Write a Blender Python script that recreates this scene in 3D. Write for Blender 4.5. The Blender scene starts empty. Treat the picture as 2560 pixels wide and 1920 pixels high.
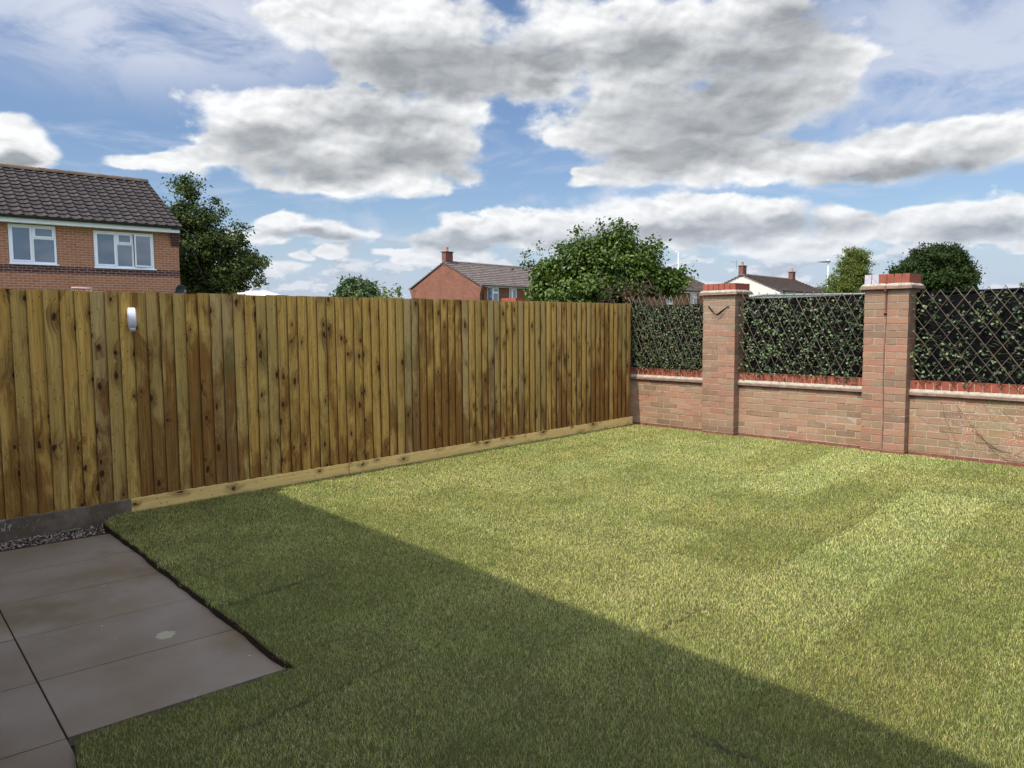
import bpy, math, random
import numpy as np
from mathutils import Vector, Matrix
R_ = math.radians
SC = bpy.context.scene
COL = SC.collection
random.seed(7)
RNG = np.random.default_rng(11)

# ---------------------------------------------------------------- camera
YAW, PITCH, ROLL = 0.7544735, -0.0795832, -0.0074632
CAM = Vector((-8.956, -6.102, 1.411))
fw = Vector((math.cos(PITCH)*math.cos(YAW), math.cos(PITCH)*math.sin(YAW), math.sin(PITCH)))
rt = Vector((math.sin(YAW), -math.cos(YAW), 0)); up = rt.cross(fw)
rt2 = rt*math.cos(ROLL)+up*math.sin(ROLL); up2 = -rt*math.sin(ROLL)+up*math.cos(ROLL)
cd = bpy.data.cameras.new('camera'); cam = bpy.data.objects.new('camera', cd); COL.objects.link(cam)
cd.sensor_width = 36; cd.lens = 1910.4/2560*36; cd.clip_end = 5000; cd.clip_start = 0.05
cam.matrix_world = Matrix((( rt2.x, up2.x, -fw.x, CAM.x), (rt2.y, up2.y, -fw.y, CAM.y), (rt2.z, up2.z, -fw.z, CAM.z), (0,0,0,1)))
SC.camera = cam
SC.cycles.max_bounces = 6; SC.cycles.diffuse_bounces = 3; SC.cycles.glossy_bounces = 2; SC.cycles.transmission_bounces = 3

# ---------------------------------------------------------------- light and exposure
SUN_DIR = Vector((0.585, -0.057, -0.809)).normalized()       # travel direction of sunlight
sun_el = math.asin(-SUN_DIR.z); sun_az = math.atan2(-SUN_DIR.x, -SUN_DIR.y)
sd = bpy.data.lights.new('sun', 'SUN'); sd.energy = 3.9; sd.angle = R_(0.53); sd.color = (1.0, 0.955, 0.87)
so = bpy.data.objects.new('sun', sd); COL.objects.link(so)
so.rotation_euler = SUN_DIR.to_track_quat('-Z', 'Y').to_euler()
so.location = (-20, 2, 28)
SC.view_settings.view_transform = 'Standard'; SC.view_settings.look = 'None'
SC.view_settings.exposure = 0.42; SC.view_settings.gamma = 1.0
try: SC.view_settings.use_curve_mapping = False
except Exception: pass

# ---------------------------------------------------------------- node helper
class N:
    def __init__(s, nt): s.nt = nt; nt.nodes.clear()
    def n(s, t, **kw):
        nd = s.nt.nodes.new(t)
        for k, v in kw.items():
            if k.startswith('_'): setattr(nd, k[1:], v)
        return nd
    def link(s, a, b): s.nt.links.new(a, b)
    def put(s, inp, v):
        if isinstance(v, bpy.types.NodeSocket): s.nt.links.new(v, inp)
        elif v is not None: inp.default_value = v
    def m(s, op, a, b=None, c=None, clamp=False):
        nd = s.nt.nodes.new('ShaderNodeMath'); nd.operation = op; nd.use_clamp = clamp
        s.put(nd.inputs[0], a); s.put(nd.inputs[1], b); s.put(nd.inputs[2], c)
        return nd.outputs[0]
    def vm(s, op, a, b=None, scale=None):
        nd = s.nt.nodes.new('ShaderNodeVectorMath'); nd.operation = op
        s.put(nd.inputs[0], a); s.put(nd.inputs[1], b)
        if scale is not None: s.put(nd.inputs['Scale'], scale)
        return nd.outputs['Value'] if op in ('LENGTH', 'DOT_PRODUCT', 'DISTANCE') else nd.outputs[0]
    def mix(s, f, a, b, mode='MIX'):
        nd = s.nt.nodes.new('ShaderNodeMix'); nd.data_type = 'RGBA'; nd.blend_type = mode
        s.put(nd.inputs[0], f); s.put(nd.inputs[6], a); s.put(nd.inputs[7], b)
        return nd.outputs[2]
    def noise(s, vec, scale, detail=4, rough=0.55, dist=0.0, out=0, dim='3D'):
        nd = s.nt.nodes.new('ShaderNodeTexNoise'); nd.noise_dimensions = dim
        s.put(nd.inputs['Vector'], vec); s.put(nd.inputs['Scale'], scale); nd.inputs['Detail'].default_value = detail
        nd.inputs['Roughness'].default_value = rough; nd.inputs['Distortion'].default_value = dist
        return nd.outputs[out]
    def ss(s, v, a, b):
        nd = s.nt.nodes.new('ShaderNodeMapRange'); nd.interpolation_type = 'SMOOTHSTEP'
        s.put(nd.inputs[0], v); s.put(nd.inputs[1], a); s.put(nd.inputs[2], b)
        return nd.outputs[0]
    def mr(s, v, a, b, c=0.0, d=1.0):
        nd = s.nt.nodes.new('ShaderNodeMapRange')
        s.put(nd.inputs[0], v); s.put(nd.inputs[1], a); s.put(nd.inputs[2], b); s.put(nd.inputs[3], c); s.put(nd.inputs[4], d)
        return nd.outputs[0]
    def xyz(s, x, y, z):
        nd = s.nt.nodes.new('ShaderNodeCombineXYZ'); s.put(nd.inputs[0], x); s.put(nd.inputs[1], y); s.put(nd.inputs[2], z)
        return nd.outputs[0]
    def sep(s, v):
        nd = s.nt.nodes.new('ShaderNodeSeparateXYZ'); s.put(nd.inputs[0], v); return nd.outputs
    def sepc(s, v):
        nd = s.nt.nodes.new('ShaderNodeSeparateColor'); s.put(nd.inputs[0], v); return nd.outputs
    def obj(s): return s.nt.nodes.new('ShaderNodeTexCoord').outputs['Object']
    def uv(s): return s.nt.nodes.new('ShaderNodeTexCoord').outputs['UV']
    def attr(s, name):
        nd = s.nt.nodes.new('ShaderNodeAttribute'); nd.attribute_name = name; return nd.outputs['Color']
    def bump(s, h, strength=0.3, dist=0.01):
        nd = s.nt.nodes.new('ShaderNodeBump'); s.put(nd.inputs['Height'], h)
        nd.inputs['Strength'].default_value = strength; nd.inputs['Distance'].default_value = dist
        return nd.outputs[0]
    def out(s, sh):
        o = s.nt.nodes.new('ShaderNodeOutputMaterial'); s.link(sh, o.inputs[0])
    def pbr(s, col, rough=0.8, normal=None, spec=0.3, metal=0.0, out=True):
        b = s.nt.nodes.new('ShaderNodeBsdfPrincipled')
        s.put(b.inputs['Base Color'], col if not isinstance(col, tuple) or len(col) == 4 else (*col, 1))
        s.put(b.inputs['Roughness'], rough); s.put(b.inputs['Metallic'], metal)
        s.put(b.inputs['Specular IOR Level'], spec)
        if normal is not None: s.link(normal, b.inputs['Normal'])
        if out: s.out(b.outputs[0])
        return b.outputs[0]

def mat(name):
    m = bpy.data.materials.new(name); m.use_nodes = True
    return m, N(m.node_tree)
def C(r, g, b): return (r, g, b, 1.0)

# ---------------------------------------------------------------- sky with clouds
BLOBS = [(0.959,0.249,0.155,0.039),(1.041,0.232,0.087,0.038),(0.854,0.239,0.075,0.051),(0.945,0.194,0.143,0.034),
 (1.106,0.196,0.062,0.016),(1.168,0.186,0.063,0.012),(1.206,0.182,0.025,0.01),(0.892,0.358,0.159,0.046),(0.833,0.321,0.149,0.037),
 (0.726,0.308,0.076,0.04),(0.68,0.359,0.076,0.038),(0.541,0.326,0.164,0.063),(0.58,0.248,0.121,0.05),(0.446,0.262,0.105,0.056),
 (0.492,0.197,0.148,0.032),(0.384,0.311,0.054,0.045),(0.59,0.187,0.071,0.024),(0.271,0.188,0.11,0.03),(0.354,0.178,0.058,0.018),
 (0.209,0.189,0.062,0.031),(0.691,0.119,0.103,0.03),(0.569,0.123,0.101,0.037),(0.462,0.122,0.097,0.031),(0.361,0.11,0.049,0.021),
 (0.248,0.11,0.061,0.022),(0.184,0.107,0.045,0.03),(0.82,0.114,0.056,0.025),
 (0.748,0.127,0.052,0.025),(1.035,0.124,0.038,0.014),(0.986,0.115,0.053,0.014),(1.073,0.104,0.032,0.012),
 (1.319,0.195,0.036,0.03),(1.293,0.189,0.021,0.019),(1.327,0.169,0.028,0.016),(0.98,0.09,0.024,0.011),(1.016,0.085,0.011,0.006),
 (0.658,0.181,0.026,0.012),(0.401,0.09,0.084,0.014),
 (0.846,0.087,0.061,0.012),(1.046,0.07,0.038,0.009)]
GREY = [(1.058, 0.215, 0.075, 0.023), (0.994, 0.192, 0.122, 0.021), (0.87, 0.212, 0.095, 0.031), (0.914, 0.251, 0.098, 0.018), (0.858, 0.312, 0.162, 0.037), (0.792, 0.292, 0.076, 0.02), (0.707, 0.321, 0.061, 0.026), (0.726, 0.292, 0.046, 0.018), (0.502, 0.244, 0.163, 0.058), (0.565, 0.205, 0.09, 0.023), (0.447, 0.305, 0.095, 0.046), (0.406, 0.339, 0.055, 0.036), (0.59, 0.329, 0.08, 0.034), (0.273, 0.169, 0.102, 0.018), (0.223, 0.174, 0.051, 0.021), (0.422, 0.115, 0.095, 0.016), (0.547, 0.113, 0.116, 0.016), (0.65, 0.105, 0.082, 0.014), (0.214, 0.099, 0.067, 0.015), (0.817, 0.104, 0.062, 0.012), (1.323, 0.176, 0.036, 0.013), (1.006, 0.11, 0.057, 0.009), (0.332, 0.167, 0.035, 0.009)]
def build_world():
    w = bpy.data.worlds.new('World'); SC.world = w; w.use_nodes = True
    g = bpy.data.node_groups.new('cloud_density', 'ShaderNodeTree')
    g.interface.new_socket('Dir', in_out='INPUT', socket_type='NodeSocketVector')
    g.interface.new_socket('Density', in_out='OUTPUT', socket_type='NodeSocketFloat')
    q = N(g)
    gi = g.nodes.new('NodeGroupInput'); go = g.nodes.new('NodeGroupOutput')
    d = gi.outputs[0]
    s = q.sep(d)
    az = q.m('ARCTAN2', s[1], s[0]); el = q.m('ARCSINE', s[2])
    ae = q.xyz(az, el, 0.0)
    # gentle warp of the layout so that the clouds lose their ellipse outline
    den = q.m('ADD', q.m('MAXIMUM', s[2], 0.0), 0.16)
    pc = q.xyz(q.m('DIVIDE', s[0], den), q.m('DIVIDE', s[1], den), q.m('MULTIPLY', el, 14.0))
    wn = q.noise(pc, 1.6, 2, 0.5, out=1)
    wv = q.vm('MULTIPLY', q.vm('SUBTRACT', wn, (0.5, 0.5, 0.5)), (0.09, 0.05, 0.0))
    ae2 = q.vm('ADD', ae, wv)
    best = None
    for (a, e, ra, re) in BLOBS:
        L = q.vm('LENGTH', q.vm('MULTIPLY', q.vm('SUBTRACT', ae2, (a, e, 0)), (1/ra, 1/re, 0)))
        best = L if best is None else q.m('SMOOTH_MIN', best, L, 0.35)
    base = q.m('MINIMUM', q.m('MULTIPLY', q.m('SUBTRACT', 1.16, best), 2.1), 1.9)
    base = q.m('MAXIMUM', base, -1.2)
    # cover away from the blobs: ordinary broken cumulus
    far = q.ss(q.m('ABSOLUTE', q.m('SUBTRACT', az, 0.75)), 0.68, 0.95)
    hi = q.ss(el, 0.42, 0.55)
    away = q.m('MAXIMUM', far, hi)
    gen = q.m('MULTIPLY', q.m('SUBTRACT', q.noise(pc, 0.55, 3, 0.5), 0.5), 5.0)
    base = q.m('ADD', q.m('MULTIPLY', base, q.m('SUBTRACT', 1.0, away)), q.m('MULTIPLY', gen, away))
    n1 = q.noise(q.xyz(q.m('MULTIPLY', az, 16.0), q.m('MULTIPLY', el, 26.0), 0.0), 1.0, 7, 0.60)
    vo = q.n('ShaderNodeTexVoronoi'); vo.feature = 'SMOOTH_F1'; vo.inputs['Smoothness'].default_value = 0.6
    wv2 = q.vm('MULTIPLY', q.vm('SUBTRACT', q.noise(ae, 60.0, 3, 0.6, out=1), (0.5,)*3), (0.03, 0.02, 0.0))
    q.put(vo.inputs['Vector'], q.vm('MULTIPLY', q.vm('ADD', ae, wv2), (26.0, 40.0, 0.0))); vo.inputs['Scale'].default_value = 1.0
    puff = q.m('SUBTRACT', 0.45, vo.outputs['Distance'])
    D = q.m('ADD', q.m('ADD', base, q.m('MULTIPLY', q.m('SUBTRACT', n1, 0.5), 2.7)), q.m('MULTIPLY', puff, 1.0))
    q.link(D, go.inputs[0])

    k = N(w.node_tree)
    d = k.vm('NORMALIZE', k.n('ShaderNodeTexCoord').outputs['Generated'])
    def dens(off):
        gn = k.nt.nodes.new('ShaderNodeGroup'); gn.node_tree = g
        v = k.vm('NORMALIZE', k.vm('ADD', d, off)) if off else d
        k.link(v, gn.inputs[0]); return gn.outputs[0]
    D0 = dens(None)
    # light comes from behind the camera on the left and above
    s = k.sep(d)
    el = k.m('ARCSINE', s[2]); az = k.m('ARCTAN2', s[1], s[0])
    cover = k.ss(D0, -0.10, k.mr(k.noise(k.xyz(k.m('MULTIPLY', az, 9.0), k.m('MULTIPLY', el, 15.0), 4.0), 1.0, 2, 0.5), 0.35, 0.65, 0.30, 1.25))
    sky = k.n('ShaderNodeTexSky'); sky.sky_type = 'NISHITA'; sky.sun_disc = False
    sky.sun_elevation = sun_el; sky.sun_rotation = sun_az; sky.altitude = 50; sky.air_density = 1.1; sky.dust_density = 0.6; sky.ozone_density = 1.6
    blue = k.vm('SCALE', sky.outputs[0], scale=0.105)
    blue = k.mix(1.0, blue, C(0.92, 0.98, 1.12), 'MULTIPLY')
    # thin veil and haze near the horizon
    ae = k.xyz(k.m('MULTIPLY', az, 7.0), k.m('MULTIPLY', el, 16.0), 3.0)
    vn = k.noise(ae, 0.9, 7, 0.62, 0.6)
    vL = k.ss(k.vm('LENGTH', k.vm('MULTIPLY', k.vm('SUBTRACT', k.xyz(az, el, 0.0), (1.19, 0.345, 0)), (1/0.30, 1/0.10, 0))), 1.25, 0.2)
    vR = k.ss(k.vm('LENGTH', k.vm('MULTIPLY', k.vm('SUBTRACT', k.xyz(az, el, 0.0), (0.20, 0.30, 0)), (1/0.26, 1/0.12, 0))), 1.35, 0.3)
    veil = k.m('MULTIPLY', k.m('MAXIMUM', vL, k.m('MULTIPLY', vR, 0.85)), k.ss(vn, 0.22, 0.58))
    low = k.ss(el, 0.15, 0.03)
    lowv = k.m('MULTIPLY', low, k.ss(k.noise(k.xyz(k.m('MULTIPLY', az, 9.0), k.m('MULTIPLY', el, 42.0), 8.0), 1.0, 6, 0.55), 0.22, 0.55))
    wis = k.m('MULTIPLY', k.ss(k.noise(k.xyz(k.m('MULTIPLY', az, 5.0), k.m('MULTIPLY', el, 22.0), 1.0), 1.0, 6, 0.6, 0.8), 0.48, 0.72), 0.45)
    col = k.mix(k.m('MAXIMUM', k.m('MULTIPLY', veil, 0.92), wis), blue, C(0.68, 0.72, 0.83))
    col = k.mix(k.m('MULTIPLY', k.ss(el, 0.12, 0.0), 0.9), col, C(0.44, 0.56, 0.74))
    col = k.mix(k.m('MULTIPLY', lowv, 0.7), col, C(0.52, 0.60, 0.72))
    # banks of small clouds low over the horizon
    def lowc(dz):
        return k.noise(k.xyz(k.m('MULTIPLY', az, 13.0), k.m('MULTIPLY', k.m('ADD', el, dz), 30.0), 21.0), 1.0, 7, 0.58, 0.1)
    lc0, lc1 = lowc(0.0), lowc(0.010)
    lwin = k.m('MULTIPLY', k.ss(el, 0.125, 0.085), 1.0)
    lcov = k.m('MULTIPLY', k.ss(lc0, 0.49, 0.56), lwin)
    lsh = k.ss(k.m('SUBTRACT', lc1, lc0), -0.09, 0.06)
    col = k.mix(k.m('MULTIPLY', lcov, 0.85), col, k.mix(lsh, C(0.74, 0.77, 0.83), C(0.47, 0.53, 0.63)))
    # cloud shading: thin or facing the light = white, thick and turned away = grey
    wn = k.noise(k.xyz(k.m('MULTIPLY', az, 13.0), k.m('MULTIPLY', el, 20.0), 2.0), 1.0, 4, 0.55, out=1)
    ae3 = k.vm('ADD', k.xyz(az, el, 0.0), k.vm('MULTIPLY', k.vm('SUBTRACT', wn, (0.5, 0.5, 0.5)), (0.11, 0.055, 0.0)))
    gb = None
    for (a_, e_, ra, re) in GREY:
        L = k.vm('LENGTH', k.vm('MULTIPLY', k.vm('SUBTRACT', ae3, (a_, e_, 0)), (1/ra, 1/re, 0)))
        gb = L if gb is None else k.m('SMOOTH_MIN', gb, L, 0.5)
    sh1 = k.ss(gb, 1.7, 0.05)
    sh1 = k.m('MAXIMUM', sh1, k.m('MULTIPLY', k.ss(D0, 0.5, 1.8), k.ss(k.m('ABSOLUTE', k.m('SUBTRACT', az, 0.75)), 0.62, 0.8)))
    def bil(o, fx, fy, dt):
        return k.noise(k.xyz(k.m('MULTIPLY', k.m('ADD', az, o*0.6), fx), k.m('MULTIPLY', k.m('ADD', el, o), fy), 9.0), 1.0, dt, 0.50, 0.25)
    rel = k.m('SUBTRACT', bil(0.006, 30.0, 50.0, 5), bil(0.0, 30.0, 50.0, 5))
    rel2 = k.m('SUBTRACT', bil(0.018, 11.0, 19.0, 2), bil(0.0, 11.0, 19.0, 2))
    shade = k.m('ADD', k.m('MULTIPLY', sh1, 0.95), k.m('ADD', k.m('MULTIPLY', rel, k.mr(sh1, 0.0, 1.0, 1.25, 0.35)), k.m('MULTIPLY', rel2, 0.9)))
    shade = k.m('ADD', shade, k.m('MULTIPLY', k.ss(D0, 0.1, 1.1), 0.12), clamp=True)
    nearh = k.ss(el, 0.17, 0.05)
    grey = k.mix(nearh, C(0.265, 0.29, 0.32), C(0.35, 0.40, 0.49))
    white = k.mix(nearh, C(0.95, 0.96, 0.97), C(0.80, 0.83, 0.88))
    gn = k.ss(k.noise(k.xyz(k.m('MULTIPLY', az, 17.0), k.m('MULTIPLY', el, 44.0), 14.0), 1.0, 6, 0.55, 0.3), 0.30, 0.72)
    grey = k.mix(gn, grey, k.mix(nearh, C(0.43, 0.455, 0.48), C(0.46, 0.51, 0.585)))
    cc = k.mix(k.m('MULTIPLY', shade, 0.94), white, grey)
    col = k.mix(cover, col, cc)
    glow = k.ss(k.vm('DOT_PRODUCT', d, tuple(-SUN_DIR)), 0.15, 0.98)      # added fill: unseen sky round the sun brightened to lift the shade
    col = k.vm('SCALE', col, scale=k.m('ADD', 1.0, k.m('MULTIPLY', glow, 3.7)))
    below = k.ss(s[2], -0.01, -0.05)
    col = k.mix(below, col, C(0.10, 0.12, 0.06))
    bg = k.n('ShaderNodeBackground'); k.link(col, bg.inputs[0]); bg.inputs[1].default_value = 0.78
    w.cycles.sampling_method = 'MANUAL'; w.cycles.sample_map_resolution = 512
    o = k.n('ShaderNodeOutputWorld'); k.link(bg.outputs[0], o.inputs[0])
build_world()

# ---------------------------------------------------------------- mesh helper
class MB:
    def __init__(s): s.v = []; s.f = []; s.mi = []; s.uv = []; s.col = []; s.cc = (0.5, 0.5, 0.5, 1); s.m = 0
    def add(s, vs, fs, uvs=None):
        b = len(s.v); s.v += [tuple(x) for x in vs]; s.col += [s.cc]*len(vs)
        for i, f in enumerate(fs):
            s.f.append(tuple(b+j for j in f)); s.mi.append(s.m)
            s.uv.append(uvs[i] if uvs else None)
    def quad(s, a, b, c, d, uv=None): s.add([a, b, c, d], [(0, 1, 2, 3)], [uv] if uv else None)
    def box(s, x0, x1, y0, y1, z0, z1, jit=0.0, faces='all'):
        P = [(x0,y0,z0),(x1,y0,z0),(x1,y1,z0),(x0,y1,z0),(x0,y0,z1),(x1,y0,z1),(x1,y1,z1),(x0,y1,z1)]
        if jit: P = [(a+random.uniform(-jit,jit), b+random.uniform(-jit,jit), c+random.uniform(-jit,jit)) for a,b,c in P]
        s.add(P, [(0,3,2,1),(4,5,6,7),(0,1,5,4),(1,2,6,5),(2,3,7,6),(3,0,4,7)])
    def tube(s, pts, r, n=6, r2=None, cap=True):
        pts = [Vector(p) for p in pts]; r2 = r if r2 is None else r2; b = len(s.v); K = len(pts); V = []
        for i, p in enumerate(pts):
            t = (pts[min(i+1, K-1)]-pts[max(i-1, 0)]).normalized()
            u = t.cross(Vector((0.3, 0.1, 1)) if abs(t.z) < 0.9 else Vector((1, 0.2, 0))).normalized(); w = t.cross(u)
            rr = r+(r2-r)*i/max(1, K-1)
            for j in range(n):
                a = 2*math.pi*j/n; V.append(p+(u*math.cos(a)+w*math.sin(a))*rr)
        F = [(i*n+j, i*n+(j+1) % n, (i+1)*n+(j+1) % n, (i+1)*n+j) for i in range(K-1) for j in range(n)]
        if cap: F += [tuple(range(n))[::-1], tuple((K-1)*n+j for j in range(n))]
        s.add(V, F)
    def lathe(s, prof, n=16, c=(0,0,0)):
        V = [(c[0]+r*math.cos(2*math.pi*j/n), c[1]+r*math.sin(2*math.pi*j/n), c[2]+z) for r, z in prof for j in range(n)]
        F = [(i*n+j, i*n+(j+1) % n, (i+1)*n+(j+1) % n, (i+1)*n+j) for i in range(len(prof)-1) for j in range(n)]
        F += [tuple(range(n))[::-1], tuple((len(prof)-1)*n+j for j in range(n))]
        s.add(V, F)
    def build(s, name, mats, parent=None, smooth=False, bevel=0.0):
        me = bpy.data.meshes.new(name); me.from_pydata(s.v, [], s.f)
        for m in (mats if isinstance(mats, (list, tuple)) else [mats]): me.materials.append(m)
        me.polygons.foreach_set('material_index', s.mi)
        uvl = me.uv_layers.new(name='UVMap'); data = []
        for p, u in zip(me.polygons, s.uv):
            if u: data += [c for q in u for c in q]
            else:
                nn = p.normal
                for vi in p.vertices:
                    x, y, z = s.v[vi]
                    if abs(nn.z) > 0.75: data += [x, y]
                    elif abs(nn.x) > abs(nn.y): data += [y, z]
                    else: data += [x, z]
        uvl.data.foreach_set('uv', data)
        ca = me.color_attributes.new('col', 'FLOAT_COLOR', 'POINT'); ca.data.foreach_set('color', [c for q in s.col for c in q])
        if smooth: me.polygons.foreach_set('use_smooth', [True]*len(me.polygons))
        me.update()
        o = bpy.data.objects.new(name, me); COL.objects.link(o)
        if parent: o.parent = parent
        if bevel:
            b = o.modifiers.new('bevel', 'BEVEL'); b.width = bevel; b.segments = 2; b.limit_method = 'ANGLE'
        return o
def tag(o, label=None, cat=None, group=None, kind=None):
    if label: o['label'] = label
    if cat: o['category'] = cat
    if group: o['group'] = group
    if kind: o['kind'] = kind
    return o
def empty(name, loc=(0,0,0), rz=0.0, label=None, cat=None, group=None):
    o = bpy.data.objects.new(name, None); COL.objects.link(o); o.location = loc; o.rotation_euler = (0, 0, rz)
    o.empty_display_size = 0.2
    return tag(o, label, cat, group)

# ---------------------------------------------------------------- materials
def m_plain(name, col, rough=0.6, spec=0.3, metal=0.0, var=0.12, scale=8.0, bump=0.0):
    m, k = mat(name); o = k.obj(); nz = k.noise(o, scale, 5, 0.6)
    c = k.mix(k.mr(nz, 0.3, 0.7, 0, 1), C(*[x*(1-var) for x in col]), C(*[min(1, x*(1+var)) for x in col]))
    k.pbr(c, rough, k.bump(k.noise(o, scale*6, 4, 0.6), bump, 0.004) if bump else None, spec, metal); return m

def m_brickgeo(name, base_cols, light=(0.34, 0.25, 0.17), lichen=0.0):
    """real bricks: colour from the per-brick attribute, weathering from noise"""
    m, k = mat(name); o = k.obj(); a = k.sepc(k.attr('col'))
    cr = k.n('ShaderNodeValToRGB'); e = cr.color_ramp.elements
    while len(e) < len(base_cols): e.new(0.5)
    for i, cc in enumerate(base_cols): e[i].position = i/(len(base_cols)-1); e[i].color = C(*cc)
    k.link(a[0], cr.inputs[0])
    c = cr.outputs[0]
    n1 = k.noise(o, 9.0, 6, 0.65); n2 = k.noise(o, 60.0, 5, 0.7); n3 = k.noise(o, 260.0, 3, 0.6)
    c = k.mix(k.m('MULTIPLY', k.ss(n1, 0.45, 0.75), 0.35), c, C(*light))
    c = k.mix(k.m('MULTIPLY', k.ss(n2, 0.48, 0.72), 0.45), c, C(0.13, 0.085, 0.055))
    c = k.mix(k.m('MULTIPLY', k.ss(n3, 0.55, 0.70), 0.35), c, C(0.46, 0.35, 0.25))
    c = k.mix(k.m('MULTIPLY', k.m('MULTIPLY', k.ss(k.sep(o)[2], 1.15, 1.6), k.ss(k.noise(o, 2.5, 4, 0.6), 0.35, 0.55)), 0.45), c, C(0.20, 0.155, 0.095))
    # green and dirty foot of the wall
    z = k.sep(o)[2]
    foot = k.m('MULTIPLY', k.ss(z, 0.30, 0.02), k.ss(k.noise(o, 3.0, 4, 0.6), 0.42, 0.68))
    c = k.mix(k.m('MULTIPLY', foot, 0.55), c, C(0.13, 0.115, 0.045))
    if lichen:
        vo = k.n('ShaderNodeTexVoronoi'); k.put(vo.inputs['Vector'], o); vo.inputs['Scale'].default_value = 62.0
        rr = k.sepc(vo.outputs['Color'])[0]
        sp = k.m('MULTIPLY', k.m('LESS_THAN', vo.outputs['Distance'], k.mr(rr, 0, 1, 0.05, 0.34)), k.m('GREATER_THAN', rr, 0.35))
        reg = k.m('MULTIPLY', k.ss(k.sep(o)[0], 3.80, 4.25), k.ss(k.noise(o, 5.5, 4, 0.65), 0.36, 0.52))
        c = k.mix(k.m('MULTIPLY', k.m('MULTIPLY', sp, reg), 0.75*lichen), c, C(0.62, 0.55, 0.40))
        gr = k.m('MULTIPLY', k.ss(k.sep(o)[0], 3.8, 4.5), k.ss(k.noise(o, 2.3, 4, 0.6), 0.38, 0.62))
        c = k.mix(k.m('MULTIPLY', gr, 0.5), c, C(0.22, 0.19, 0.08))
    h = k.m('ADD', k.m('MULTIPLY', n2, 0.7), k.m('MULTIPLY', n3, 0.5))
    k.pbr(c, 0.92, k.bump(h, 0.55, 0.004), 0.15); return m

def m_bricktex(name, c1, c2, mortar, band=None, dirt=0.2, msize=0.010):
    m, k = mat(name); uv = k.uv()
    b = k.n('ShaderNodeTexBrick'); k.put(b.inputs['Vector'], uv)
    b.inputs['Scale'].default_value = 1.0; b.inputs['Brick Width'].default_value = 0.225; b.inputs['Row Height'].default_value = 0.075
    b.inputs['Mortar Size'].default_value = msize*0.5; b.inputs['Mortar Smooth'].default_value = 0.15; b.inputs['Bias'].default_value = 0.0
    b.inputs['Color1'].default_value = C(*c1); b.inputs['Color2'].default_value = C(*c2); b.inputs['Mortar'].default_value = C(*mortar)
    c = b.outputs['Color']
    if band:
        v = k.sep(uv)[1]
        inb = k.m('MULTIPLY', k.m('GREATER_THAN', v, band[0]), k.m('LESS_THAN', v, band[1]))
        dark = k.mix(b.outputs['Fac'], C(0.062, 0.022, 0.022), C(0.42, 0.30, 0.24))
        c = k.mix(inb, c, dark)
    o = k.obj()
    c = k.mix(k.m('MULTIPLY', k.ss(k.noise(o, 1.1, 5, 0.6), 0.4, 0.7), dirt), c, C(c1[0]*0.55, c1[1]*0.55, c1[2]*0.55))
    c = k.mix(k.m('MULTIPLY', k.ss(k.noise(o, 14.0, 5, 0.7), 0.45, 0.75), 0.25), c, C(*mortar))
    c = k.mix(k.m('MULTIPLY', k.ss(k.noise(k.vm('MULTIPLY', o, (2.0, 2.0, 7.0)), 1.6, 6, 0.75), 0.52, 0.66), 0.55 if dirt > 0.3 else 0.15), c, C(c2[0]*0.8, c2[1]*0.7, c2[2]*0.7))
    k.pbr(c, 0.9, k.bump(k.m('SUBTRACT', 1.0, b.outputs['Fac']), 0.4, 0.008), 0.15); return m

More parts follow.
